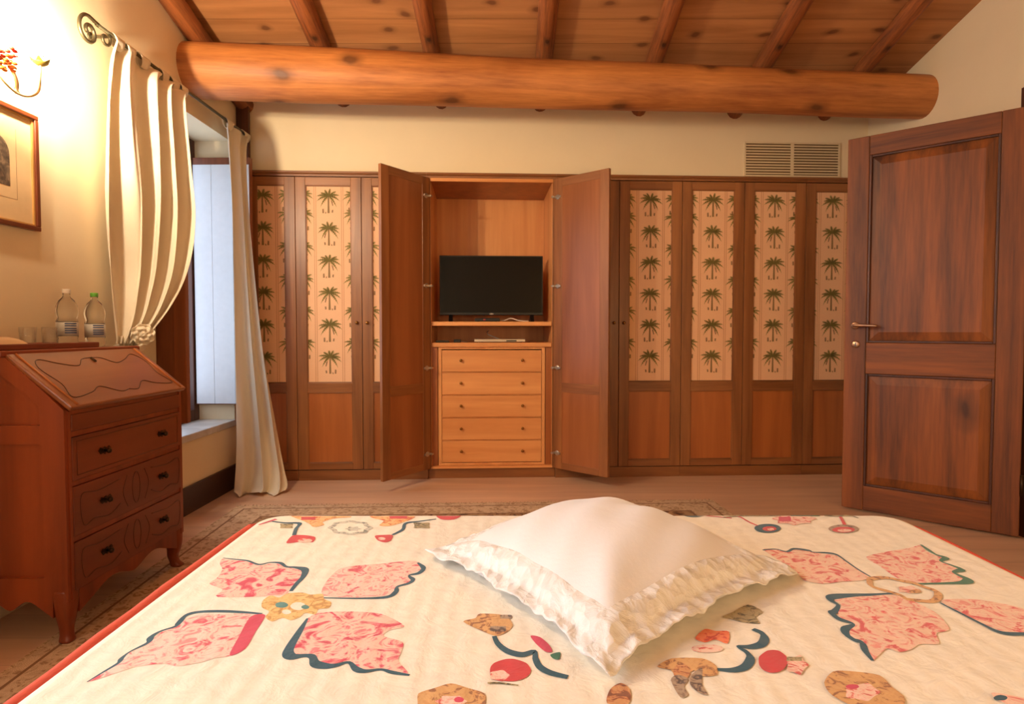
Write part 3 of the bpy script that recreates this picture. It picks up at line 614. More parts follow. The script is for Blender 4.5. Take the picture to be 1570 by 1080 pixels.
# ------------------------------------------------------------------ wardrobe
P0, P1, P2, P3 = .075, 2.012, .656, 1.958      # door bottom, door top, fabric bottom, fabric top
LP0, LP1 = .118, .592
ST = .066; DT = .022
def palm(m, cx, cz, s, flip, clip):
    """one printed palm in the x/z plane, cut at clip=(x0,x1)"""
    y = -.0009; x0, x1 = clip; rj = random.Random(int(cz*1000)+int(cx*77))
    polys = []
    F = -1 if flip else 1
    for k, (ang, ln, droop) in enumerate([(172, .064, .034), (156, .070, .024), (136, .066, .016), (112, .056, .008), (80, .054, .006),
                                           (50, .062, .014), (28, .070, .024), (10, .066, .036), (205, .052, .040), (-24, .050, .042)]):
        a = math.radians(ang+rj.uniform(-5, 5)); ln *= rj.uniform(.9, 1.08); pts = []
        for i in range(8):
            t = i/7; r = ln*t
            pts.append((r*math.cos(a), r*math.sin(a)*.85-droop*t**2.2))
        for i in range(7):
            (ax, az), (bx_, bz) = pts[i], pts[i+1]
            w0 = .0105*math.sin(min(1, i/7*.9+.12)*PI)+.001; w1 = .0105*math.sin(min(1, (i+1)/7*.9+.12)*PI)+.0005
            d = Vector((bx_-ax, bz-az)).normalized(); nn = Vector((-d.y, d.x))
            if nn.y < 0: nn = -nn
            polys.append([(ax+nn.x*w0*.32, az+nn.y*w0*.32), (bx_+nn.x*w1*.32, bz+nn.y*w1*.32), (bx_-nn.x*w1*.38, bz-nn.y*w1*.38), (ax-nn.x*w0*.38, az-nn.y*w0*.38)])
            if i > 0:
                for sgn in (1, -1):
                    tip = Vector((ax, az))+d*.009+nn*sgn*(.0085 if sgn > 0 else .0125)*math.sin(min(1, i/7+.2)*PI)**.5
                    polys.append([(ax, az), (ax+d.x*.0075, az+d.y*.0075), (tip.x, tip.y)])
    trunk = [[(-.0042, 0), (.0042, 0), (.0046, -.045), (-.0046, -.045)], [(-.0046, -.045), (.0046, -.045), (.006, -.092), (-.006, -.092)]]
    fig = [[(-.034, -.070), (-.026, -.068), (-.024, -.092), (-.034, -.092)], [(.018, -.074), (.026, -.074), (.024, -.090), (.016, -.088)],
           [(.012, -.022), (.020, -.026), (.026, -.050), (.021, -.052)], [(-.018, -.086), (-.012, -.084), (-.013, -.094), (-.019, -.094)]]
    for grp, mi in ((polys, 1), (trunk, 2), (fig, 3)):
        for p in grp:
            q = [(cx+F*u*s, cz+v*s) for u, v in p]
            for lim, sg in ((x0, 1), (x1, -1)):           # clip
                out = []
                for i in range(len(q)):
                    a, b = q[i], q[(i+1) % len(q)]
                    da, db = sg*(a[0]-lim), sg*(b[0]-lim)
                    if da >= 0: out.append(a)
                    if da*db < 0:
                        t = da/(da-db); out.append((lerp(a[0], b[0], t), lerp(a[1], b[1], t)))
                q = out
                if len(q) < 3: break
            if len(q) >= 3:
                b = m.addv([(u, y, v) for u, v in q]); m.addf(list(range(b, b+len(q))), mi)
def fabric_mesh(x0, x1, c):
    """printed fabric panel: base sheet, stripes, six palms and the half palms at the edges"""
    m = MB(); m.box(x0, x1, 0, .004, P2, P3)
    for sx in (-.095, -.083, .083, .095):
        xx = c+sx
        if x0+.004 < xx < x1-.004: m.flat([(xx-.0016, -.0006, P2), (xx+.0016, -.0006, P2), (xx+.0016, -.0006, P3), (xx-.0016, -.0006, P3)], 4)
    for i in range(6):
        z = P3-.075-i*.2125
        palm(m, c, z+.006, 1.2, i % 2, (x0, x1))
    for i in range(-1, 6):
        z = P3-.075-i*.2125-.112
        for sx in (-.168, .168):
            zz = z
            if zz > P3-.06: zz = P3-.062
            if zz-.112 < P2: continue
            palm(m, c+sx, zz, 1.15, (i+1) % 2, (x0, x1))
    return m
FAB = ['palm_fabric', 'palm_green', 'palm_trunk', 'palm_figure', 'palm_stripe']
FABO = {}
def make_door(parent, x0, x1, knob=None, hinge=None, inner=False):
    """a wardrobe door between x0 and x1 in the unit's frame (front face at y=0); hinge given: x of the hinge line, with open angle"""
    d = bpy.data.objects.new('door', None)
    wd = x1-x0
    fr = MB()
    fr.box(x0, x0+ST, 0, DT, P0, P1, 0); fr.box(x1-ST, x1, 0, DT, P0, P1, 0)
    fr.box(x0+ST, x1-ST, 0, DT, P3, P1, 1); fr.box(x0+ST, x1-ST, 0, DT, LP1, P2, 1); fr.box(x0+ST, x1-ST, 0, DT, P0, LP0, 1)
    b = .006                                      # small inner moulding
    for z0, z1 in ((LP0, LP1), (P2, P3)):
        fr.box(x0+ST, x0+ST+b, .003, .012, z0, z1, 0); fr.box(x1-ST-b, x1-ST, .003, .012, z0, z1, 0)
        fr.box(x0+ST+b, x1-ST-b, .003, .012, z1-b, z1, 1); fr.box(x0+ST+b, x1-ST-b, .003, .012, z0, z0+b, 1)
    org = (hinge, 0, 0) if hinge is not None else (0, 0, 0)
    do = fr.build('door', ['wardrobe_z', 'wardrobe_x'], None, bevel=.0018, origin=org)
    do.location = org; do.parent = parent
    bpy.data.objects.remove(d)
    c = (x0+x1)/2 if wd > .38 else x1-ST-.146
    key = (round(wd, 3), hinge is not None and round(hinge-x0, 2))
    sh = Vector(org)
    m = fabric_mesh(x0+ST+.001, x1-ST-.001, c); m.v = [v+Vector((0, .011, 0)) for v in m.v]
    f = m.build('fabric_panel', FAB, do, origin=org, recalc=False)
    f['label'] = 'cream fabric printed with rows of green palm trees'
    lp = MB().box(x0+ST, x1-ST, .009, .016, LP0, LP1)
    lo = lp.build('lower_panel', 'wardrobe_panel', do, origin=org)
    if inner:
        ip = MB().box(x0+ST, x1-ST, .0155, .019, P2, P3).box(x0+ST, x1-ST, .0165, .019, LP0, LP1)
        ip.build('inner_panel', 'wardrobe_inner', do, origin=org)
    if knob is not None:
        kx = knob
        k = MB(); R = Matrix.Rotation(PI/2, 3, 'X')
        k.lathe([(0, 0), (.011, .0), (.011, .003), (.005, .005), (.005, .010), (.0095, .014), (.010, .019), (.006, .022), (0, .022)], (kx, 0, 1.056), 16, 0, R)
        k.build('knob', 'brass', do, origin=org)
    return do
UNITS = []
def unit(x0, x1, label):
    """carcass standing on a plinth with the cornice along its top"""
    cx = (x0+x1)/2
    t = thing('wardrobe_unit', (cx, wy(cx), 0), label, 'wardrobe', WA, 'built-in wardrobe units along the back wall')
    a, b = (x0-cx)*1.0012+.0006, (x1-cx)*1.0012-.0006
    return t, a, b
def carcass(t, a, b, inside='wardrobe_z'):
    m = MB()
    m.box(a, a+.018, .026, .58, .07, 2.03); m.box(b-.018, b, .026, .58, .07, 2.03)
    m.box(a+.018, b-.018, .57, .58, .07, 2.03); m.box(a+.018, b-.018, .026, .57, 2.005, 2.03); m.box(a+.018, b-.018, .026, .57, .055, .072)
    m.build('carcass', inside, t)
    bx(a, b, .008, .05, 0, .069).build('plinth', 'wardrobe_x', t, bevel=.0015)
    c = MB(); c.prism([(a, -.016, 2.048), (a, -.016, 2.036), (a, -.006, 2.028), (a, -.003, 2.0165), (a, .024, 2.0165), (a, .024, 2.048)], (b-a, 0, 0))
    c.build('cornice', 'wardrobe_x', t)
G = .0016
def pair(x0, xm, x1, label, knobs=True):
    t, a, b = unit(x0, x1, label); mm = (xm-(x0+x1)/2)*1.0012
    carcass(t, a, b)
    make_door(t, a+.0008, mm-G, mm-.034 if knobs else None); make_door(t, mm+G, b-.0008, mm+.034 if knobs else None)
def single(x0, x1, label):
    t, a, b = unit(x0, x1, label); carcass(t, a, b); make_door(t, a+.0008, b-.0008)
single(-1.742, -1.425, 'brown wardrobe unit with one palm fabric door half behind the right curtain')
pair(-1.425, -.995, -.565, 'brown wardrobe unit with two palm fabric doors and knobs, left of the open compartment')
pair(.295, .725, 1.155, 'brown wardrobe unit with two palm fabric doors and knobs, right of the open compartment')
pair(1.155, 1.585, 2.015, 'brown wardrobe unit with two palm fabric doors without knobs, under the air vent', False)
single(2.015, 2.40, 'brown wardrobe unit with one palm fabric door, partly behind the open room door')

# open compartment
t, a, b = unit(-.565, .295, 'open brown wardrobe compartment with both doors swung wide, holding the television')
m = MB()
m.box(a, a+.02, .004, .58, .07, 2.03); m.box(b-.02, b, .004, .58, .07, 2.03)
m.build('carcass', 'wardrobe_z', t, bevel=.001)
inn = MB()
inn.box(a+.02, b-.02, .565, .58, .07, 2.03); inn.box(a+.0205, a+.024, .03, .565, .085, 2.0); inn.box(b-.024, b-.0205, .03, .565, .085, 2.0)
inn.build('inner_lining', 'beech_z', t)
bx(a+.02, b-.02, .02, .565, 2.0, 2.03).build('top_board', 'wardrobe_panel', t)
bx(a+.02, b-.02, .002, .0195, 1.995, 2.018).build('top_lip', 'beech_x', t)
bx(a, b, .03, .06, 0, .069).build('plinth', 'wardrobe_x', t)
bx(a+.02, b-.02, .012, .565, .0695, .085).build('bottom_board', 'beech_x', t)
for s0, s1_ in ((a+.0245, -.3665), (.3665, b-.0245)): bx(s0, s1_, .040, .055, .0855, .890).build('filler_strip', 'wardrobe_panel', t)
sh = bx(a+.0245, b-.0245, .022, .56, 1.036, 1.064).build('shelf', 'beech_x', t, bevel=.002)
c = MB(); c.prism([(a, -.016, 2.048), (a, -.016, 2.036), (a, -.006, 2.028), (a, -.003, 2.0165), (a, .004, 2.0165), (a, .004, 2.048)], (b-a, 0, 0))
c.build('cornice', 'wardrobe_x', t)
dl = make_door(t, a+.001, 0-G, None, a, True); dl.rotation_euler.z = -math.radians(127.5)
dr = make_door(t, 0+G, b-.001, None, b, True); dr.rotation_euler.z = math.radians(136.0)
for d, hx, sg in ((dl, .001, 1), (dr, -.001, -1)):
    for z in (.18, .755, 1.30, 1.89):
        h = MB()
        h.lathe([(0, 0), (.017, 0), (.017, .004), (.010, .006), (0, .006)], (sg*.032, DT, z), 14, 0, Matrix.Rotation(-PI/2, 3, 'X'))
        h.box(min(sg*.006, sg*.060), max(sg*.006, sg*.060), DT, DT+.011, z-.007, z+.007); h.box(min(sg*.0, sg*.018), max(sg*.0, sg*.018), DT+.011, DT+.03, z-.006, z+.006)
        ho = h.build('hinge', 'nickel', d, bevel=.001)
UC = t
cx0 = -.135; base_w = Vector((cx0, wy(cx0), 0))
def W(x, y, z=0):
    """point of the open compartment's frame in the world"""
    return Matrix.Translation(base_w) @ Matrix.Rotation(WA, 4, 'Z') @ Vector((x, y, z))
IW = b-.0245                                     # half inner width

# chest of drawers in the compartment
q = W(0, .30, .085)
t = thing('drawer_chest', q, 'light beech chest of five drawers under the television shelf', 'chest of drawers', WA)
H0 = .085
fz0, fz1 = .088-H0, .892-H0
y0c = -.265
wch = .362
m = MB()
m.box(-wch, -wch+.022, y0c, .25, .001, fz1); m.box(wch-.022, wch, y0c, .25, .001, fz1); m.box(-wch+.022, wch-.022, .24, .25, .001, fz1)
m.box(-wch+.022, wch-.022, y0c, .24, .001, .018); m.box(-wch+.022, wch-.022, y0c, y0c+.02, fz1-.014, fz1)
for i in range(1, 5): m.box(-wch+.022, wch-.022, y0c+.006, y0c+.025, .018+i*.1545-.003, .018+i*.1545+.003)
m.build('body', 'beech_z', t, bevel=.001)
bx(-IW+.001, IW-.001, y0c-.012, .255, fz1, fz1+.030).build('top', 'beech_x', t, bevel=.003)
for i in range(5):
    z0 = .018+i*.1545+.0042; z1 = .018+(i+1)*.1545-.0042
    d = bx(-wch+.0245, wch-.0245, y0c-.002, y0c+.016, z0, z1).build('drawer', 'beech_x', t, bevel=.002)
    for sx in (-.208, .208):
        k = MB(); k.lathe([(0, 0), (.007, 0), (.0045, .006), (.009, .012), (.010, .018), (.006, .022), (0, .022)], (sx, y0c-.002, (z0+z1)/2+.004), 14, 0, Matrix.Rotation(PI/2, 3, 'X'))
        k.build('knob', 'brass', d)

# television
q = W(-.0, .20, 1.064)
t = thing('television', q, 'black flat screen television on the shelf of the open wardrobe', 'television', WA)
tw = .362; tz0, tz1 = .048, .464
m = MB(); m.box(-tw, tw, -.012, .028, tz0, tz1); m.box(-.25, .25, .028, .06, tz0+.05, tz0+.3)
m.build('casing', 'black_plastic', t, bevel=.003)
bx(-tw+.008, tw-.008, -.0145, -.0121, tz0+.018, tz1-.008).build('screen', 'tv_screen', t)
MB().prism([(.016*math.cos(k*PI/8), -.0125, tz0+.009+.006*math.sin(k*PI/8)) for k in range(16)], (0, -.002, 0)).build('badge', 'grey_plastic', t)
for sx in (-1, 1):
    MB().prism([(sx*.285-.012, -.07, 0), (sx*.285-.012, .09, 0), (sx*.285-.012, .02, tz0+.01), (sx*.285-.012, -.005, tz0+.01)], (.024, 0, 0)).build('foot', 'black_plastic', t, bevel=.002)
# bits under the television
q = W(-.03, .14, 1.064)
t = thing('set_top_box', q, 'flat black receiver box under the middle of the television', 'receiver', WA)
bx(-.085, .085, -.05, .04, .003, .026).build('case', 'black_plastic', t, bevel=.003)
bx(-.028, -.012, -.052, -.0502, .010, .020).build('indicator', 'red_plastic', t)
for sx in (-.06, .06): bx(sx-.008, sx+.008, -.03, .03, 0, .003).build('foot', 'black_plastic', t)
cab = smooth_path([W(.03, .20, 1.072), W(.09, .12, 1.075), W(.13, .08, 1.088), W(.17, .06, 1.076), W(.21, .05, 1.069), W(.25, .05, 1.068)], 6)
tag(MB().tube(cab, .0035, 8).build('cable', 'white_plastic', origin=W(.15, .08, 1.064)), 'thin pale cable lying under the right of the television', 'cable')
ZT = .922
q = W(.03, .10, ZT)
t = thing('disc_player', q, 'slim silver disc player lying on the chest of drawers', 'disc player', WA)
bx(-.15, .20, -.03, .17, .004, .024).build('case', 'nickel', t, bevel=.002)
bx(.07, .14, -.032, -.0302, .008, .016).build('display', 'black_plastic', t)
for sx in (-.12, .17): bx(sx-.01, sx+.01, 0, .14, 0, .004).build('foot', 'black_plastic', t)
q = W(-.335, .06, ZT)
t = thing('remote_control', q, 'black remote control at the left end of the chest top', 'remote', WA+.2)
bx(-.045, .045, -.016, .016, 0, .014).build('case', 'black_plastic', t, bevel=.004)
for i in range(5): bx(-.036+i*.016, -.028+i*.016, -.006, .004, .0142, .0155).build('button', 'grey_plastic', t)
q = W(-.235, .07, ZT)
t = thing('power_adapter', q, 'small black block adapter between remote and disc player', 'adapter', WA)
m = bx(-.024, .024, -.016, .016, 0, .022); m.build('block', 'black_plastic', t, bevel=.004)
MB().tube(smooth_path([(.024, 0, .01), (.045, .01, .006), (.062, .03, .004), (.066, .08, .004)], 5), .0025, 6).build('lead', 'grey_plastic', t)
cab = smooth_path([W(-.02, .55, 1.0), W(-.03, .45, .99), W(-.02, .34, .975), W(.02, .31, .958), W(.07, .295, .940), W(.11, .29, .93)], 6)
tag(MB().tube(cab, .004, 8).build('cable', 'white_plastic', origin=W(.03, .3, ZT)), 'pale cord running down behind the disc player', 'cable')

# air vent
vx0, vx1, vz0, vz1 = 1.578, 2.25, 2.053, 2.288
vcx = (vx0+vx1)/2
t = thing('air_vent', (vcx-.012*math.sin(WA), wy(vcx)+.012, vz0), 'cream slatted air vent on the wall above the wardrobe', 'vent', WA)
hw = (vx1-vx0)/2; hh = vz1-vz0
m = MB(); f = .012
m.box(-hw, hw, -.010, 0, 0, f); m.box(-hw, hw, -.010, 0, hh-f, hh); m.box(-hw, -hw+f, -.010, 0, f, hh-f); m.box(hw-f, hw, -.010, 0, f, hh-f); m.box(-.010, .010, -.010, 0, f, hh-f)
m.build('frame', 'cream_paint', t, bevel=.001)
for u0, u1 in ((-hw+f, -.010), (.010, hw-f)):
    bx(u0, u1, -.0015, -.0002, f, hh-f).build('backing', 'vent_dark', t)
    s = MB(); n = 11
    for i in range(n):
        z = f+.006+(hh-2*f-.006)*i/n
        s.prism([(u0, -.0095, z), (u0, -.0015, z+.006), (u0, -.0015, z+.011), (u0, -.0095, z+.009)], (u1-u0, 0, 0))
    s.build('slat_panel', 'cream_paint', t)

# ------------------------------------------------------------------ room door, standing open
hx, hy = 2.43, 2.845; fx, fy = 1.857, 3.352
ang = math.atan2(fy-hy, fx-hx); DW = math.hypot(fx-hx, fy-hy)
t = tag(bpy.data.objects.new('room_door', None), 'dark brown panelled wooden door standing open on the right', 'door'); COL.objects.link(t)
t.location = (hx, hy, .012); t.rotation_euler = (0, 0, ang)
# local x from hinge to free edge, +y is the face turned to the bed
DH = 2.045; s1 = .105; TH = .042
m = MB()
m.box(0, s1, -TH, 0, 0, DH, 0); m.box(DW-s1, DW, -TH, 0, 0, DH, 0)
m.box(s1, DW-s1, -TH, 0, DH-.105, DH, 1); m.box(s1, DW-s1, -TH, 0, .755, .925, 1); m.box(s1, DW-s1, -TH, 0, 0, .135, 1)
m.build('door_frame', ['door_z', 'door_x'], t, bevel=.004)
for z0, z1 in ((.925, DH-.105), (.135, .755)):
    p = MB()
    x0, x1 = s1, DW-s1
    for sg, yo, yi in ((1, -.0175, -.003), (-1, -TH+.0175, -TH+.003)):
        i = .058
        o4 = [(x0, yo, z0), (x1, yo, z0), (x1, yo, z1), (x0, yo, z1)]; j4 = [(x0+i, yi, z0+i), (x1-i, yi, z0+i), (x1-i, yi, z1-i), (x0+i, yi, z1-i)]
        b = p.addv(o4+j4)
        for k in range(4): p.addf([b+k, b+(k+1) % 4, b+4+(k+1) % 4, b+4+k])
        p.addf([b+4, b+5, b+6, b+7])
    p.build('raised_panel', 'door_panel', t)
    mo = MB(); w_ = .012
    mo.box(x0, x0+w_, -.014, -.002, z0, z1, 0); mo.box(x1-w_, x1, -.014, -.002, z0, z1, 0); mo.box(x0+w_, x1-w_, -.014, -.002, z0, z0+w_, 0); mo.box(x0+w_, x1-w_, -.014, -.002, z1-w_, z1, 0)
    mo.build('moulding', 'dark_wood', t, bevel=.003)
hz = 1.02
R = Matrix.Rotation(-PI/2, 3, 'X')
h = MB(); h.lathe([(0, 0), (.021, 0), (.021, .005), (.016, .008), (0, .008)], (DW-.052, 0, hz), 18, 0, R)
h.tube(smooth_path([(DW-.052, .006, hz), (DW-.052, .035, hz), (DW-.060, .048, hz), (DW-.09, .050, hz), (DW-.165, .048, hz-.004)], 6), [.0085]*12+[.008]*13, 10)
h.build('door_handle', 'handle_metal', t)
k = MB(); k.lathe([(0, 0), (.020, 0), (.020, .004), (.015, .006), (0, .006)], (DW-.056, 0, hz-.105), 18, 0, R)
ko = k.build('keyhole_plate', 'handle_metal', t)
kk = bx(DW-.0585, DW-.0535, .0061, .0066, hz-.116, hz-.095); kk.build('keyhole', 'black_plastic', ko)
for z in (.25, 1.0, 1.75): MB().tube([(-.006, .004, z-.05), (-.006, .004, z+.05)], .008, 10).build('hinge', 'dark_brass', t)

# ------------------------------------------------------------------ shutters
def shutter(name, loc, rz, label):
    t = thing(name, loc, label, 'shutter', rz, 'inner window shutters')
    w_, z0, z1 = .362, 0, 1.55
    # local: x from hinge to free edge, -y outer (white) face
    m = MB(); m.box(0, w_, -.008, .022, z0, z1); m.build('leaf', 'shutter_brown', t, bevel=.002)
    q = MB()
    for a, b in ((.004, .118), (.1195, .250), (.2515, w_-.004)): q.box(a, b, -.0125, -.0081, z0+.006, z1-.045)
    q.build('white_boards', 'white_paint', t, bevel=.001)['label'] = 'white painted boards on the outer face'
    r = MB()
    for a, b, c, d in ((.0, .06, z0, z1), (w_-.06, w_, z0, z1), (.06, w_-.06, z0, z0+.07), (.06, w_-.06, z1-.07, z1), (.06, w_-.06, .74, .81)): r.box(a, b, .0221, .028, c, d)
    r.build('inner_frame', 'shutter_brown', t, bevel=.002)
    for z in (.2, 1.35): MB().tube([(-.004, .005, z-.04), (-.004, .005, z+.04)], .006, 8).build('hinge', 'dark_brass', t)
    return t
shutter('window_shutter', (-2.0, 3.80, .535), math.radians(-1.0), 'window shutter open against the far reveal, its white boards lit by daylight')
s2 = shutter('window_shutter', (-2.0, 3.028, .535), 0, 'brown window shutter open at the near side, partly behind the tied curtain')
s2.rotation_euler.z = math.radians(2.0); s2.scale = (1, 1, 1)
for o in s2.children:                            # mirrored: white face turned away from the camera
    me = o.data.copy(); o.data = me
    for v in me.vertices: v.co.y = -v.co.y
    me.flip_normals()

# ------------------------------------------------------------------ curtain rod
RX, RZ = -1.695, 2.252
t = thing('curtain_rod', (RX, 2.5, RZ), 'wrought iron curtain rod with a scrolled end above the window', 'curtain rod')
def rel(p): return (p[0]-RX, p[1]-2.5, p[2]-RZ)
MB().tube([(0, 0, 0), (0, 1.42, 0)], .0085, 10).build('rod', 'iron', t)
sp = []
for i in range(40):
    a = i/39; r = .050*(1-a)**.9+.010; th = PI*.5+a*2*PI*1.35
    sp.append((0, -.055+r*math.cos(th), -.050+r*math.sin(th)))
sp = [(0, .02, 0)]+sp
MB().tube(sp, .0075, 8).build('scroll', 'iron', t)
sp = []
for i in range(30):
    a = i/29; r = .030*(1-a)**.9+.006; th = PI*.5-a*2*PI*1.1
    sp.append((0, .045+r*math.cos(th), -.033+r*math.sin(th)))
MB().tube([(0, -.01, -.002)]+sp, .0065, 8).build('scroll', 'iron', t)
for y in (.075, 1.40):
    MB().tube([(-.085+.003, y, -.01), (-.03, y, -.012), (0, y, -.012)], .006, 8).lathe([(0, 0), (.018, 0), (.018, .005), (0, .005)], (-.0845, y, -.01), 12, 0, Matrix.Rotation(PI/2, 3, 'Y')).build('bracket', 'iron', t)

# ------------------------------------------------------------------ curtains
def curtain_mesh(L, Rr, nf, amp, nu, nv, jit, extra=None):
    """L, Rr: keys (t, (x,y,z)) of the two edges from top to bottom; folds stand across the line between them"""
    def fn(u, v):
        a = Vector(curve_s(L, v)); b = Vector(curve_s(Rr, v))
        p = a.lerp(b, u); d = (b-a); d.z = 0
        ln = max(d.length, .01); d.normalize(); n = Vector((d.y, -d.x, 0))
        am = curve_at(amp, v)[0]
        ph = u*nf*2*PI+1.7*math.sin(u*4.6+.8+1.1*v*1.5)+jit*math.sin(v*3.1+u*9)
        w_ = math.sin(ph)+.3*math.sin(ph*2.1+v*2)+.22*math.sin(u*3.3+v*5)
        q = p+n*(am*w_)+d*(am*.5*math.cos(ph))
        if extra: q = extra(q, u, v)
        return q
    return MB().grid(fn, nu, nv)
def curve_s(keys, t):
    ts = [k[0] for k in keys]; n = len(keys)
    for i in range(n-1):
        if t <= ts[i+1]:
            k = (t-ts[i])/(ts[i+1]-ts[i]); P = [Vector(keys[max(0, min(n-1, j))][1]) for j in (i-1, i, i+1, i+2)]
            m1 = (P[2]-P[0])*.5; m2 = (P[3]-P[1])*.5
            h = k*k*(3-2*k)
            return tuple(P[1]*(2*k**3-3*k*k+1)+m1*(k**3-2*k*k+k)+P[2]*(-2*k**3+3*k*k)+m2*(k**3-k*k))
    return tuple(keys[-1][1])
t = thing('curtain', (-1.695, 2.62, 0), 'cream curtain tied back with a rosette beside the desk', 'curtain', 0, 'cream window curtains')
def off(m, o): m.v = [v-Vector(o) for v in m.v]; return m
Lk = [(0, (-1.70, 2.60, 2.235)), (.12, (-1.705, 2.575, 2.08)), (.5, (-1.705, 2.555, 1.55)), (.8, (-1.705, 2.56, 1.15)), (1, (-1.70, 2.572, .945))]
Rk = [(0, (-1.69, 3.15, 2.235)), (.09, (-1.615, 2.975, 2.125)), (.3, (-1.590, 2.965, 1.80)), (.5, (-1.585, 2.965, 1.55)), (.72, (-1.585, 2.90, 1.30)), (.87, (-1.61, 2.80, 1.11)), (1, (-1.655, 2.665, .945))]
m = curtain_mesh(Lk, Rk, 4.4, [(0, (.018,)), (.1, (.028,)), (.45, (.040,)), (.8, (.026,)), (1, (.012,))], 150, 70, 1.1)
off(m, t.location).build('drape', 'curtain_cloth', t, solid=.0016)
Lk = [(0, (-1.70, 2.572, .945)), (.15, (-1.70, 2.60, .90)), (1, (-1.71, 2.61, .02))]
Rk = [(0, (-1.655, 2.665, .945)), (.15, (-1.665, 2.66, .90)), (1, (-1.65, 2.72, .02))]
m = curtain_mesh(Lk, Rk, 5, [(0, (.010,)), (.2, (.010,)), (1, (.016,))], 60, 40, .5)
off(m, t.location).build('tail', 'curtain_cloth', t, solid=.0016)
for y in (2.62, 2.70, 2.80, 2.96, 3.05, 3.13):
    m = MB(); w_ = random.uniform(.026, .036)
    def fn(u, v):
        a = u*2*PI; ww = w_*(1+.35*math.cos(a))
        return (RX+.0155*math.sin(a), y-ww+2*ww*v, RZ-.012+.034*math.cos(a)*(1 if math.cos(a) < 0 else .72))
    m.grid(fn, 16, 4, 0, True); off(m, t.location).build('tab', 'curtain_cloth', t, solid=.0016)
m = MB()
def fn(u, v):
    a = u*2*PI; x = -1.68+.052*math.cos(a)*1.0; y = 2.625+.088*math.sin(a)
    return (x, y, .925+.016*(v-.5)*2+.02*math.sin(a))
m.grid(fn, 28, 3, 0, True); off(m, t.location).build('tie_back', 'curtain_cloth', t, solid=.003)
m = MB(); rc = Vector((-1.632, 2.652, .985)); ax = Vector((.62, -.78, 0)).normalized(); e1 = Vector((.78, .62, 0)).normalized(); e2 = Vector((0, 0, 1))
def fn(u, v):
    a = u*2*PI; r = .047*v*(1+.05*math.sin(a*8)*v)
    return rc+(e1*math.cos(a+v*.9)+e2*math.sin(a+v*.9))*r+ax*(.016*(1-v*v)+.007*v*math.sin(a*8+2*v)+.006*math.sin(v*14))
m.grid(fn, 64, 16, 0, True)
off(m, t.location).build('rosette', 'curtain_cloth', t, solid=.004)

t = thing('curtain', (-1.62, 3.70, 0), 'cream curtain hanging loose to the floor beside the wardrobe', 'curtain', 0, 'cream window curtains')
Lk = [(0, (-1.70, 3.60, 2.235)), (.08, (-1.695, 3.62, 2.10)), (.3, (-1.690, 3.655, 1.7)), (.6, (-1.685, 3.66, .98)), (.85, (-1.685, 3.66, .36)), (.96, (-1.69, 3.62, .06)), (1, (-1.69, 3.60, .012))]
Rk = [(0, (-1.68, 3.88, 2.235)), (.08, (-1.640, 3.745, 2.10)), (.3, (-1.620, 3.735, 1.7)), (.6, (-1.555, 3.74, .98)), (.85, (-1.46, 3.73, .36)), (.96, (-1.405, 3.71, .06)), (1, (-1.41, 3.66, .012))]
def puddle(q, u, v):
    if v > .93:
        k = (v-.93)/.07; q.x += .02*math.sin(u*14)*k; q.y -= .035*k*abs(math.sin(u*9)); q.z = max(.008, q.z+.02*k*math.sin(u*11+2))
    return q
m = curtain_mesh(Lk, Rk, 2.6, [(0, (.012,)), (.15, (.016,)), (.6, (.018,)), (1, (.028,))], 90, 90, .7, puddle)
off(m, t.location).build('drape', 'curtain_cloth', t, solid=.0016)
for y in (3.63, 3.86):
    m = MB(); w_ = .04
    def fn(u, v):
        a = u*2*PI; ww = w_*(1+.35*math.cos(a))
        return (RX+.0155*math.sin(a), y-ww+2*ww*v, RZ-.012+.034*math.cos(a)*(1 if math.cos(a) < 0 else .72))
    m.grid(fn, 16, 4, 0, True); off(m, t.location).build('tab', 'curtain_cloth', t, solid=.0016)

# ------------------------------------------------------------------ writing desk
XB, XF, XT = -1.772, -1.40, -1.59; YA, YB = 1.865, 2.53
ZS, ZTOP = .752, .930
t = thing('writing_desk', (XB, YA, 0), 'reddish wooden slant-front writing desk against the left wall', 'desk')
DO = Vector((XB, YA, 0))
def dpart(m, name, mats, parent=None, **k): off(m, DO); return m.build(name, mats, parent or t, **k)
ZB = .145
prof = [(XB, ZB), (XF+.004, ZB), (XF+.004, ZS-.006), (XT, ZTOP-.012), (XB, ZTOP-.012)]
m = MB()                                        # two sides with a frame and a sunk field, back and inside boards
for ya, sg in ((YA, 1), (YB, -1)):
    a, b = (ya+.013, ya+.024) if sg == 1 else (ya-.024, ya-.013)
    m.prism([(x, a, z) for x, z in prof], (0, b-a, 0), 0)
    o1 = ya; w_ = .013*sg
    fr = [[(XF-.075, ZB), (XF, ZB), (XF, ZS), (XF-.075, ZS+.072)], [(XB, ZB), (XB+.07, ZB), (XB+.07, ZTOP-.01), (XB, ZTOP-.01)],
          [(XB+.07, .645), (XF-.075, .645), (XF-.075, .705), (XB+.07, .705)], [(XB+.07, ZB), (XF-.075, ZB), (XF-.075, ZB+.075), (XB+.07, ZB+.075)],
          [(XF-.0749, ZS+.015), (XF-.0749, ZS+.0715), (XT+.01, ZTOP-.012), (XB+.07, ZTOP-.012), (XB+.07, ZTOP-.06), (XT-.01, ZTOP-.06)]]
    for poly in fr: m.prism([(x, o1, z) for x, z in poly], (0, w_, 0), 0)
m.box(XB, XB+.01, YA+.024, YB-.024, ZB, ZTOP-.012); m.box(XB+.01, XF-.01, YA+.024, YB-.024, ZB, ZB+.012)
m.box(XF-.03, XF-.004, YA+.024, YB-.024, ZB, ZS-.02)
for z in (.333, .513, .672, .742): m.box(XF-.006, XF, YA+.0256, YB-.0256, z-.009, z+.009)
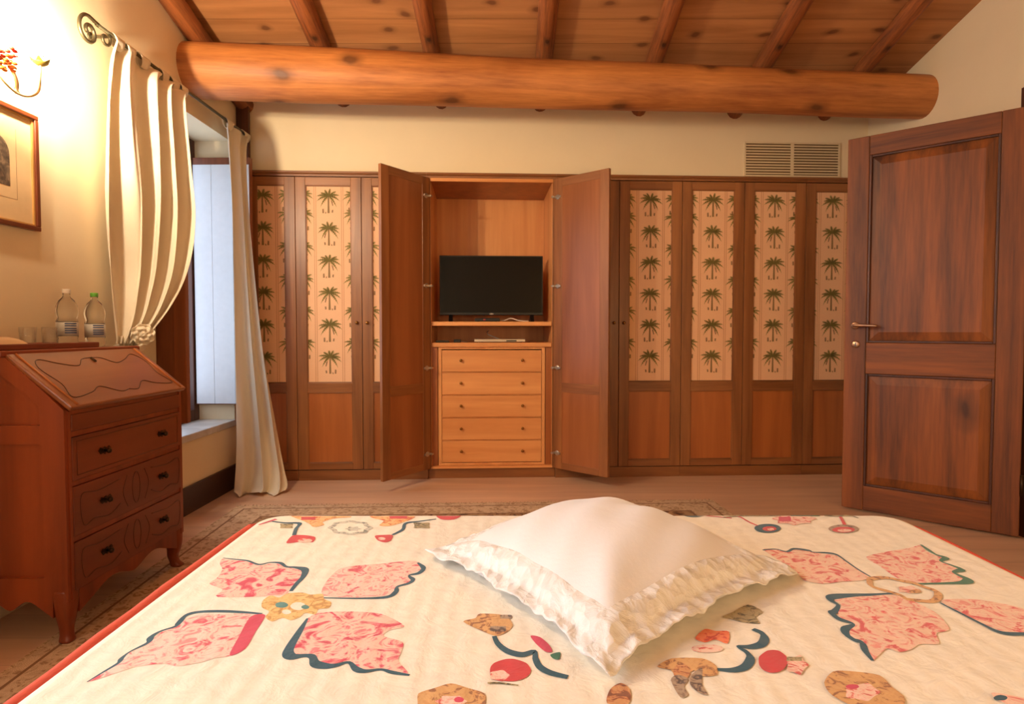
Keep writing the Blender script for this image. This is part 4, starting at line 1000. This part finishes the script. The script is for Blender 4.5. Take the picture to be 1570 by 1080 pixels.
m.box(XF-.006, XF, YA+.0131, YA+.0255, ZB, ZS-.004); m.box(XF-.006, XF, YB-.0255, YB-.0131, ZB, ZS-.004)
dpart(m, 'body', 'desk_z', bevel=.0015)
dpart(bx(XB, XT+.012, YA-.014, YB+.014, ZTOP-.012, ZTOP+.008), 'top_board', 'desk_y', bevel=.004)
# sloping lid
sv = Vector((XF+.014-XT, 0, ZS-.004-(ZTOP-.014))); sl_ = sv.length; sd = sv.normalized(); sn = Vector((-sd.z, 0, sd.x)); sn = sn if sn.z > 0 else -sn
def LP(s, y, h): return Vector((XT, y, ZTOP-.014))+sd*s+sn*h
m = MB()
b = m.addv([LP(s, y, h) for h in (0, .018) for s in (0, sl_) for y in (YA+.004, YB-.004)])
for f in ((0, 1, 3, 2), (4, 6, 7, 5), (0, 2, 6, 4), (1, 5, 7, 3), (0, 4, 5, 1), (2, 3, 7, 6)): m.addf([b+i for i in f])
lid = dpart(m, 'slant_lid', 'desk_lid', bevel=.005)
m = MB(); H = .0185
yc = (YA+YB)/2
for sgn in (-1, 1):
    pts = [(sl_*.16, 0.0), (sl_*.18, .05), (sl_*.30, .10), (sl_*.24, .17), (sl_*.14, .24), (sl_*.30, .275), (sl_*.6, .262), (sl_*.84, .28), (sl_*.80, .18), (sl_*.72, .12), (sl_*.86, .05), (sl_*.84, 0)]
    m.tube([LP(s, yc+sgn*y, H) for s, y in [(p.x, p.y) for p in smooth_path([(a, c, 0) for a, c in pts], 6)]], .0014, 6)
dpart(m, 'inlay', 'inlay_dark', lid)
m = MB()
m.tube([LP(sl_*.02, YA+.035, H+.001), LP(sl_*.97, YA+.035, H+.001)], .0035, 8); dpart(m, 'edge_bead', 'inlay_light', lid)
m = MB(); m.tube([LP(sl_*.02, YB-.035, H+.001), LP(sl_*.97, YB-.035, H+.001)], .0035, 8); dpart(m, 'edge_bead', 'inlay_light', lid)
m = MB(); m.tube([LP(sl_*.17, yc+.0, H), LP(sl_*.25, yc, H)], .006, 8); dpart(m, 'keyhole_plate', 'dark_brass', lid)
# drawers
for i, (z0, z1) in enumerate(((.682, .735), (.523, .662), (.343, .503), (.170, .323))):
    d = dpart(bx(XF-.003, XF+.006, YA+.026, YB-.026, z0, z1), 'drawer', 'desk_drawer', bevel=.002)
    if i == 0: continue
    zc_ = (z0+z1)/2
    for y in (YA+.175, YB-.155):
        k = MB()
        k.prism([(XF+.006, y+a, zc_+c) for a, c in ((-.030, .004), (-.022, .013), (-.010, .008), (0, .013), (.010, .008), (.022, .013), (.030, .004), (.020, -.010), (.008, -.006), (0, -.013), (-.008, -.006), (-.020, -.010))], (.0025, 0, 0))
        k.lathe([(0, 0), (.005, 0), (.005, .008), (.010, .013), (.008, .019), (0, .021)], (XF+.008, y, zc_), 12, 0, Matrix.Rotation(PI/2, 3, 'Y'))
        dpart(k, 'handle', 'dark_brass', d)
    m = MB()
    ym = (YA+YB)/2+.01; hh = (z1-z0)/2-.022
    if i > 1:
        el = [(XF+.0062, ym+.022*math.cos(a*PI/12), zc_+hh*math.sin(a*PI/12)) for a in range(25)]; m.tube(el, .0011, 5)
        for s_ in (-1, 1):
            m.tube(smooth_path([(XF+.0062, ym+s_*.05, zc_+hh), (XF+.0062, ym+s_*.075, zc_), (XF+.0062, ym+s_*.05, zc_-hh)], 6), .0011, 5)
            m.tube(smooth_path([(XF+.0062, ym+s_*.09, zc_-hh*.6), (XF+.0062, ym+s_*.15, zc_-hh), (XF+.0062, ym+s_*.22, zc_-hh*.8), (XF+.0062, ym+s_*.275, zc_-hh*.9), (XF+.0062, ym+s_*.282, zc_+hh*.8), (XF+.0062, ym+s_*.2, zc_+hh*.7), (XF+.0062, ym+s_*.09, zc_+hh*.9)], 5), .0011, 5)
    else:
        m.tube([(XF+.0062, YA+.045, z0+.015), (XF+.0062, YB-.045, z0+.015), (XF+.0062, YB-.045, z1-.015), (XF+.0062, YA+.045, z1-.015), (XF+.0062, YA+.045, z0+.015)], .0011, 5)
    dpart(m, 'inlay', 'inlay_dark', d)
# scalloped aprons
def apron(p0, p1, th, name):
    n = 32; top = []; bot = []
    for i in range(n+1):
        u = i/n; e = abs(u-.5)*2
        z = ZB+.002-.045*e**3-.022*math.cos(u*PI*4)*(1-e)-.01
        p = Vector(p0).lerp(Vector(p1), u); bot.append((p.x, p.y, z)); top.append((p.x, p.y, ZB+.022))
    m = MB(); m.prism(bot+top[::-1], th); return dpart(m, name, 'desk_z')
apron((XF-.001, YA+.05, 0), (XF-.001, YB-.05, 0), (-.016, 0, 0), 'apron')
apron((XB+.05, YA+.001, 0), (XF-.05, YA+.001, 0), (0, .016, 0), 'apron')
apron((XB+.05, YB-.001, 0), (XF-.05, YB-.001, 0), (0, -.016, 0), 'apron')
# cabriole legs
RUGT = .006
for x, y, sx, sy in ((XF-.028, YA+.028, 1, -1), (XF-.028, YB-.028, 1, 1), (XB+.03, YA+.028, 0, -1), (XB+.03, YB-.028, 0, 1)):
    zb = RUGT if sx else 0
    far = 1 if sy == 1 else .35
    ks = [(ZB+.03, 0, .029), (ZB, .001, .029), (ZB-.03, .002*far, .027), (ZB-.065, .001*far, .023), (.055, -.002*far, .0185), (.03, .002*far, .017), (.014, .008*far, .018+.004*far), (.003+zb, .010*far, .017+.004*far), (zb, .010*far, .015+.004*far)]
    pp = smooth_path([(o, z, r) for z, o, r in ks], 4)
    def fn(u, v):
        k = pp[min(len(pp)-1, int(round(v*(len(pp)-1))))]; a = u*2*PI; c, s_ = math.cos(a), math.sin(a)
        q = (abs(c)**4+abs(s_)**4)**-.25
        return (x+k.x*sx+k.z*q*c, y+k.x*sy+k.z*q*s_, k.y)
    m = MB(); n_ = len(pp)-1; m.grid(fn, 20, n_, 0, True)
    m.addf([i*(n_+1)+n_ for i in range(20)]); m.addf([i*(n_+1) for i in range(20)][::-1])
    dpart(m, 'leg', 'desk_z')

# ------------------------------------------------------------------ on the desk
ZD = ZTOP+.008
t = thing('serving_tray', (-1.685, 2.06, ZD), 'shallow wooden tray under the glasses on the desk', 'tray')
m = MB(); m.box(-.075, .075, -.19, .27, 0, .006); m.build('base', 'desk_y', t, bevel=.002)
r = MB(); r.box(-.08, -.07, -.195, .275, 0, .02); r.box(.07, .08, -.195, .275, 0, .02); r.box(-.07, .07, -.195, -.185, 0, .02); r.box(-.07, .07, .265, .275, 0, .02)
r.build('rim', 'desk_y', t, bevel=.003)
ZTR = ZD+.006
t = thing('napkin', (-1.671, 1.956, ZTR), 'folded pale cloth napkin at the near end of the tray', 'napkin')
def fn(u, v):
    x = (u-.5)*.11; y = (v-.5)*.15; e = min(1, 6*min(u, 1-u, v, 1-v)+.001)
    return (x, y, .003+.034*e**.6*(1+.3*math.sin(u*7+v*4))*(1-.5*v))
m = MB(); m.grid(fn, 18, 22); m.grid(lambda u, v: ((u-.5)*.11, (v-.5)*.15, .0005), 4, 4); m.build('folded_cloth', 'napkin_cloth', t)
def tumbler(loc, label):
    t = thing('drinking_glass', loc, label, 'glass', 0, 'water glasses on the tray')
    m = MB(); m.lathe([(0, 0), (.020, 0), (.0225, .004), (.0255, .069), (.0247, .070), (.0238, .068), (.0205, .008), (0, .007)], (0, 0, 0), 28); m.build('tumbler', 'tumbler_glass', t)
tumbler((-1.69, 2.095, ZTR), 'clear glass tumbler next to the napkin')
tumbler((-1.69, 2.195, ZTR), 'clear glass tumbler next to the left bottle')
def bottle(loc, label, cap, s=1):
    t = thing('water_bottle', loc, label, 'bottle', 0, 'water bottles on the desk')
    pr = [(0, .004), (.014, .003), (.022, 0), (.029, .004), (.031, .014), (.0295, .024), (.0295, .030), (.031, .034), (.031, .095), (.029, .100), (.0275, .104), (.029, .109), (.032, .122), (.0325, .135), (.030, .152), (.022, .172), (.0135, .184), (.0118, .190), (.0118, .199), (0, .199)]
    pr = [(r*1.12 if r > .014 else r, z) for r, z in pr]
    m = MB(); m.lathe(pr, (0, 0, 0), 28); m.build('body', 'bottle_plastic', t)
    l = MB(); l.lathe([(.0352, .040), (.0354, .040), (.0354, .090), (.0352, .090)], (0, 0, 0), 28)
    lb = l.build('label_band', 'label_white', t)
    st = MB()
    for z in (.048, .056, .064, .074, .082):
        for a0, a1 in ((-.9, .25),):
            n = 8; b = st.addv([((.0357)*math.cos(lerp(a0, a1, k/n)-.25), .0357*math.sin(lerp(a0, a1, k/n)-.25), z+dz) for k in range(n+1) for dz in (0, .0045)])
            for k in range(n): st.addf([b+2*k, b+2*k+2, b+2*k+3, b+2*k+1])
    st.build('label_print', 'blue_label', lb)
    c = MB(); c.lathe([(0, .2145), (.0125, .2145), (.0138, .213), (.0138, .1995), (.0135, .1985), (0, .1985)], (0, 0, 0), 20); c.build('cap', cap, t)
bottle((-1.685, 2.275, ZTR), 'plastic water bottle with a clear cap, standing on the tray', 'white_plastic')
bottle((-1.670, 2.405, ZD), 'plastic water bottle with a green cap, at the far end of the desk', 'green_cap')

# ------------------------------------------------------------------ picture
PY0, PY1, PZ0, PZ1 = 1.91, 2.258, 1.371, 1.796
t = thing('framed_picture', (XL, (PY0+PY1)/2, PZ0), 'framed print with a dark arched image on the left wall', 'picture')
PO = (XL, (PY0+PY1)/2, PZ0)
m = MB(); f = .017
for a, b, c, d in ((PY0, PY1, PZ0, PZ0+f), (PY0, PY1, PZ1-f, PZ1), (PY0, PY0+f, PZ0+f, PZ1-f), (PY1-f, PY1, PZ0+f, PZ1-f)): m.box(XL+.0005, XL+.022, a, b, c, d)
off(m, PO).build('frame', 'picture_frame', t, bevel=.003)
m = MB(); g = .006
for a, b, c, d in ((PY0+f, PY1-f, PZ0+f, PZ0+f+g), (PY0+f, PY1-f, PZ1-f-g, PZ1-f), (PY0+f, PY0+f+g, PZ0+f+g, PZ1-f-g), (PY1-f-g, PY1-f, PZ0+f+g, PZ1-f-g)): m.box(XL+.004, XL+.014, a, b, c, d)
off(m, PO).build('gilt_edge', 'gilt', t)
off(bx(XL+.001, XL+.007, PY0+f+g, PY1-f-g, PZ0+f+g, PZ1-f-g), PO).build('mat', 'mat_board', t)
pc = (PY0+PY1)/2
arch = [(XL+.0072, pc-.055, 1.512), (XL+.0072, pc+.055, 1.512), (XL+.0072, pc+.055, 1.62)]+[(XL+.0072, pc+.055*math.cos(a*PI/12), 1.62+.062*math.sin(a*PI/12)) for a in range(1, 12)]+[(XL+.0072, pc-.055, 1.62)]
off(MB().prism(arch, (.0006, 0, 0)), PO).build('print', 'arched_print', t)
m = MB()
for a, b, c, d in ((pc-.085, pc+.085, 1.470, 1.4708), (pc-.085, pc-.0842, 1.4708, 1.72), (pc+.0842, pc+.085, 1.4708, 1.72)): m.box(XL+.0071, XL+.0074, a, b, c, d)
off(m, PO).build('ruled_line', 'picture_frame', t)

# ------------------------------------------------------------------ wall lamp
SX, SY, SZ = XL, 1.93, 1.858
t = thing('wall_lamp', (SX, SY, SZ), 'flower-decorated candle wall lamp, lit, above the picture', 'wall lamp')
MB().lathe([(0, 0), (.035, 0), (.038, .006), (.028, .014), (.012, .02), (0, .02)], (0, 0, -.01), 20, 0, Matrix.Rotation(PI/2, 3, 'Y')).build('back_plate', 'ivory_metal', t)
MB().tube(smooth_path([(.015, 0, -.01), (.06, 0, -.03), (.10, 0, .0), (.125, 0, .02)], 6), .006, 8).build('stem', 'ivory_metal', t)
for s_ in (-1, 1):
    arm = MB().tube(smooth_path([(.12, s_*.01, .0), (.13, s_*.035, -.040), (.135, s_*.085, -.066), (.14, s_*.135, -.062), (.145, s_*.172, -.03), (.145, s_*.182, .03), (.145, s_*.184, .062)], 7), .0042, 8).build('arm', 'ivory_metal', t)
    MB().tube(smooth_path([(.12, s_*.015, .0), (.125, s_*.05, .03), (.13, s_*.085, .0), (.132, s_*.098, -.035), (.130, s_*.094, -.062), (.13, s_*.105, -.06)], 6), .0065, 8).build('scroll', 'ivory_metal', arm)
    c0 = (.145, s_*.184, .062)
    MB().lathe([(0, 0), (.010, .0), (.022, .008), (.024, .012), (.012, .012), (.011, .03), (0, .03)], c0, 16).build('candle_cup', 'leaf_olive', arm)
    lf = MB()
    for k in range(6):
        a = k*PI/3; d = Vector((math.cos(a), math.sin(a), 0)); n = Vector((-d.y, d.x, 0)); b0 = Vector(c0)+Vector((0, 0, .008))
        lf.grid(lambda u, v, d=d, n=n, b0=b0: b0+d*(.012+.026*u)+n*((v-.5)*.02*math.sin(min(1, u+.15)*PI))+Vector((0, 0, .022*u*u)), 6, 4)
    lf.build('leaves', 'leaf_olive', arm, solid=.001)
    MB().lathe([(0, .03), (.0105, .03), (.0115, .035), (.0115, .042), (0, .042)], c0, 14).build('candle_sleeve', 'white_plastic', arm)
    MB().lathe([(0, .0425), (.008, .044), (.017, .058), (.0185, .068), (.015, .082), (.007, .098), (0, .106)], c0, 18).build('bulb', 'lit_bulb', arm)
fl = MB(); fo = MB()
rnd = random.Random(3)
for k in range(13):
    c = Vector((.125+rnd.uniform(-.02, .03), rnd.uniform(-.045, .062), .0+rnd.uniform(-.05, .06)))
    tgt = fl if k % 2 else fo
    for j in range(5):
        a = j*2*PI/5+k; cc = c+Vector((rnd.uniform(-.005, .012), math.cos(a)*.012, math.sin(a)*.012))
        tgt.lathe([(0, -.006), (.006, -.004), (.009, 0), (.006, .005), (0, .006)], cc, 8)
fl.build('flowers', 'flower_red', t); fo.build('flowers', 'flower_orange', t)

# ------------------------------------------------------------------ rug
RA = math.radians(2.6)
t = thing('rug', (-.15, 1.6, 0), 'beige and brown patterned rug on the floor under the bed', 'rug', RA)
rx0, rx1, ry0, ry1 = -1.33, 1.42, -1.9, 1.845
m = MB(); m.box(rx0, rx1, ry0, ry1, 0, .0050, 2)
ins = [0, .012, .055, .066, .20, .212]; mats_ = [2, 1, 3, 1, 3]
zt = .006
def frame(i0, i1, mi):
    a0, a1, b0, b1 = rx0+i0, rx1-i0, ry0+i0, ry1-i0; c0, c1, d0, d1 = rx0+i1, rx1-i1, ry0+i1, ry1-i1
    for q in (((a0, b0), (a1, b0), (c1, d0), (c0, d0)), ((a1, b0), (a1, b1), (c1, d1), (c1, d0)), ((a1, b1), (a0, b1), (c0, d1), (c1, d1)), ((a0, b1), (a0, b0), (c0, d0), (c0, d1))):
        b = m.addv([(x, y, zt) for x, y in q]); m.addf([b, b+1, b+2, b+3], mi)
for k in range(5): frame(ins[k], ins[k+1], mats_[k])
b = m.addv([(rx0+.212, ry0+.212, zt), (rx1-.212, ry0+.212, zt), (rx1-.212, ry1-.212, zt), (rx0+.212, ry1-.212, zt)]); m.addf([b, b+1, b+2, b+3], 0)
b_ = m.build('pile', ['rug_field', 'rug_border', 'rug_edge', 'rug_line'], t, recalc=False)
fr = MB()
for k in range(120):
    x = lerp(rx0+.01, rx1-.01, k/119)
    fr.tube([(x, ry1, .003), (x+random.uniform(-.006, .006), ry1+.03, .0015)], .0016, 4)
fo = fr.build('fringe', 'rug_edge', t); fo['kind'] = 'stuff'

# ------------------------------------------------------------------ bed
BX0, BX1, BY0, BY1, BZ = -.612, .943, -.75, 1.462, .553
t = thing('bed', ((BX0+BX1)/2, (BY0+BY1)/2, RUGT), 'low wide bed with mattress under the floral quilt', 'bed')
BO = Vector(t.location)
off(bx(BX0+.03, BX1-.03, BY0+.02, BY1-.03, .335, .542), BO).build('mattress', 'cushion_cloth', t, bevel=.03)
off(bx(BX0+.02, BX1-.02, BY0+.01, BY1-.02, .20, .334), BO).build('base', 'dark_wood', t, bevel=.006)
for x in (BX0+.09, BX1-.09):
    for y in (BY0+.1, BY1-.1):
        off(MB().lathe([(0, RUGT), (.024, RUGT), (.034, .2), (0, .2)], (x, y, 0), 14), BO).build('leg', 'dark_wood', t)
t = thing('quilt', ((BX0+BX1)/2, (BY0+BY1)/2, .543), 'cream patchwork quilt with pink petals and navy outlines on the bed', 'quilt')
QO = Vector(t.location)
rr, CR = .028, .07
def sdist(x, y):
    """inside distance to the rounded outline and outward direction"""
    cx = min(max(x, BX0+CR), BX1-CR); cy = min(max(y, BY0+CR), BY1-CR)
    return CR-math.hypot(x-cx, y-cy) if (x != cx or y != cy) else min(x-BX0, BX1-x, y-BY0, BY1-y)
def perim(n, inset):
    pts = []
    r = CR-inset
    cs_ = [(BX1-CR, BY0+CR, -PI/2), (BX1-CR, BY1-CR, 0), (BX0+CR, BY1-CR, PI/2), (BX0+CR, BY0+CR, PI)]
    for i, (cx, cy, a0) in enumerate(cs_):
        for k in range(9):
            a = a0+k*PI/16; pts.append((cx+r*math.cos(a), cy+r*math.sin(a)))
        nx, ny, na = cs_[(i+1) % 4]
        p = pts[-1]; q2 = (nx+r*math.cos(na), ny+r*math.sin(na))
        for k in range(1, n): pts.append((lerp(p[0], q2[0], k/n), lerp(p[1], q2[1], k/n)))
    return pts
q = MB()
N = 24
rings = []
for k in range(7):
    a = k/6*PI/2; ins_ = rr*(1-math.sin(a)); z = BZ-rr*(1-math.cos(a)); rings.append((perim(N, ins_), z))
rings.append((perim(N, -.004), BZ-rr-.02))
def wob(x, y): return .0025*math.sin(x*23+y*9)+.002*math.sin(y*31)
nn = len(rings[0][0]); ids = [q.addv([(x, y, z+(wob(x, y) if i > 3 else 0)) for x, y in P]) for i, (P, z) in enumerate(rings)]
for A, B in zip(ids, ids[1:]):
    for k in range(nn): q.addf([A+k, A+(k+1) % nn, B+(k+1) % nn, B+k], 0, True)
q.flat([(x, y, BZ) for x, y in rings[0][0]], 0)
QM = ['cream0']; lay = 0
names = ['q_cream']
for it in QUILT:
    mn = 'q_'+it[1]
    if mn not in names: names.append(mn)
    mi = names.index(mn); lay += 1
    z = BZ+.0004+lay*.000012
    ok = [p for p in it[2]]
    ok = [(min(max(x, BX0+rr), BX1-rr), min(y, BY1-rr)) for x, y in ok]
    if it[0] == 'F':
        n_ = len(ok); out = []
        if n_ < 14 or True:
            for i in range(n_):
                p0, p1, p2, p3 = (Vector(ok[(i+j) % n_]) for j in (-1, 0, 1, 2))
                for k in range(4):
                    s_ = k/4; out.append(.5*((2*p1)+(p2-p0)*s_*.8+(2*p0-5*p1+4*p2-p3)*s_*s_*.8+(3*p1-p0-3*p2+p3)*s_**3*.8+(p2-p1)*2*.2*s_))
        q.flat([(p.x, p.y, z) for p in out], mi)
    else:
        ww = [(w_, 0, 0) for w_ in it[3]]
        pp = smooth_path([(x, y, 0) for x, y in ok], 5); ws = [max(.0008, p.x) for p in smooth_path(ww, 5)]
        for i in range(len(ws)):
            d = pp[min(i+1, len(pp)-1)]-pp[max(i-1, 0)]; ws[i] *= 1+.8*abs(d.x)/max(d.length, 1e-6)
        q.ribbon([(p.x, p.y) for p in pp], ws, z, mi)
off(q, QO)
qo = q.build('patchwork_cover', names, t, recalc=True)
P = perim(N, -.002)
bd = MB(); pts = [(x, y, BZ-.0135+wob(x, y)*.6-.018*max(0, min(1, (y-BY1+.07)/.06))-.006*max(0, min(1, (x-.5)/.3))) for x, y in P]; pts.append(pts[0])
bd.tube(pts, .0105, 10, caps=False); off(bd, QO).build('binding', 'coral_binding', t)['label'] = 'coral red binding along the quilt edge'

# ------------------------------------------------------------------ cushion
cA, cB, cC = Vector((-.172, 1.170)), Vector((.122, .742)), Vector((.520, 1.070))   # left, front, right corners
ctr = (cA+cC)/2
t = thing('cushion', (ctr.x, ctr.y, BZ+.002), 'white lace-edged square cushion lying cornerwise on the bed', 'cushion')
e1 = (cA-cB)/2; e2 = (cC-cB)/2
def cush(u, v):           # u, v in -1..1
    k = 1+.0*u
    p = e1*u+e2*v
    return p
S = .93
def pinch(u, v): return 1-.07*(1-abs(u)**2)*abs(v)**3-.07*(1-abs(v)**2)*abs(u)**3
def hgt(u, v): return max(0, (1-abs(u)**2.0)*(1-abs(v)**2.0))**.60
def surf(u, v):
    p = cush(u*S*pinch(u, v), v*S*pinch(u, v)); h = hgt(u, v)
    d = math.exp(-((u-v)/.22)**2)*max(0, -(u+v)/2)*.020*(1-max(abs(u), abs(v))**6)
    cr = .007*math.sin(u*9+v*5+1)*h*max(0, v)*max(0, 1+u)+.0025*math.sin(u*13-v*7)*h
    return Vector((p.x, p.y, .009+.100*h+d+cr))
def top(uu, vv): return surf(uu*2-1, vv*2-1)
def bot(uu, vv):
    u, v = uu*2-1, vv*2-1; h = hgt(u, v); p = cush(u*S*pinch(u, v), v*S*pinch(u, v))
    return (p.x, p.y, .009-.0075*min(1, h*1.6))
m = MB(); m.grid(top, 60, 60); m.grid(bot, 60, 60)
m.build('cover', 'cushion_cloth', t, weld=True)
m = MB()
def lace_band(s, w_):
    """s runs once round the square, w from the inner seam to the free edge"""
    s = s % 1; k = int(s*4); f = s*4-k
    cs_ = [(-1, -1), (1, -1), (1, 1), (-1, 1)]; a = cs_[k]; b = cs_[(k+1) % 4]
    u, v = lerp(a[0], b[0], f), lerp(a[1], b[1], f)
    edge = 1.075+.010*abs(math.sin(s*2*PI*34))+.012*math.sin(s*2*PI*9+1)
    r = lerp(.80, edge, w_)
    if r <= .98:
        q = surf(u*r, v*r); q.z += -.0022+.006*min(1, w_*4)+.0012*math.sin(s*2*PI*23+w_*4)*w_
    else:
        q = surf(u*.98, v*.98); o = cush(u*r*S*pinch(u, v), v*r*S*pinch(u, v)); o2 = cush(u*.98*S*pinch(u, v), v*.98*S*pinch(u, v)); e = (r-.98)/.1
        q.x += (o-o2).x; q.y += (o-o2).y; q.z += .005+.004*e*math.sin(s*2*PI*21+math.sin(s*31))-.006*e
    q.z = max(.004, q.z+.0012*math.sin(s*2*PI*57+w_*7)*w_)
    return q
m.grid(lace_band, 480, 16, 0, True)
m.build('lace_border', 'lace_cloth', t, solid=.002)

# ------------------------------------------------------------------ light and camera
def area(name, loc, rot, sx, sy, power, col):
    l = bpy.data.lights.new(name, 'AREA'); l.shape = 'RECTANGLE'; l.size = sx; l.size_y = sy; l.energy = power; l.color = col
    o = bpy.data.objects.new(name, l); COL.objects.link(o); o.location = loc; o.rotation_euler = rot; return o
def point(name, loc, power, col, r):
    l = bpy.data.lights.new(name, 'POINT'); l.energy = power; l.color = col; l.shadow_soft_size = r
    o = bpy.data.objects.new(name, l); COL.objects.link(o); o.location = loc; return o
area('window_daylight', (XL-.30, 3.42, 1.35), (0, math.radians(-90), 0), 1.5, .75, 9, (.74, .85, 1.0))
area('rear_window_daylight', (XL-.20, .2, 1.55), (0, math.radians(-90), 0), 1.3, 1.05, 42, (.80, .89, 1.0))
point('bedside_lamp_light', (-1.1, -.7, 1.25), 6, (1.0, .78, .54), .09)
point('bedside_lamp_light', (1.55, -.25, 1.18), 34, (1.0, .68, .34), .10)

wd = bpy.data.worlds.new('sky'); SC.world = wd; wd.use_nodes = True
bg = wd.node_tree.nodes['Background']; bg.inputs['Color'].default_value = (.62, .78, 1.0, 1); bg.inputs['Strength'].default_value = 1.2

cam = bpy.data.cameras.new('camera'); co_ = bpy.data.objects.new('camera', cam); COL.objects.link(co_)
cam.sensor_width = 36; cam.lens = 36*920/1570; cam.clip_start = .05
co_.location = (0, 0, 1.0); co_.rotation_euler = (math.radians(90)-math.atan(32/920), 0, 0)
SC.camera = co_
SC.view_settings.view_transform = 'Standard'; SC.view_settings.look = 'None'
SC.view_settings.exposure = -0.05; SC.view_settings.gamma = 1.0; SC.view_settings.use_curve_mapping = False
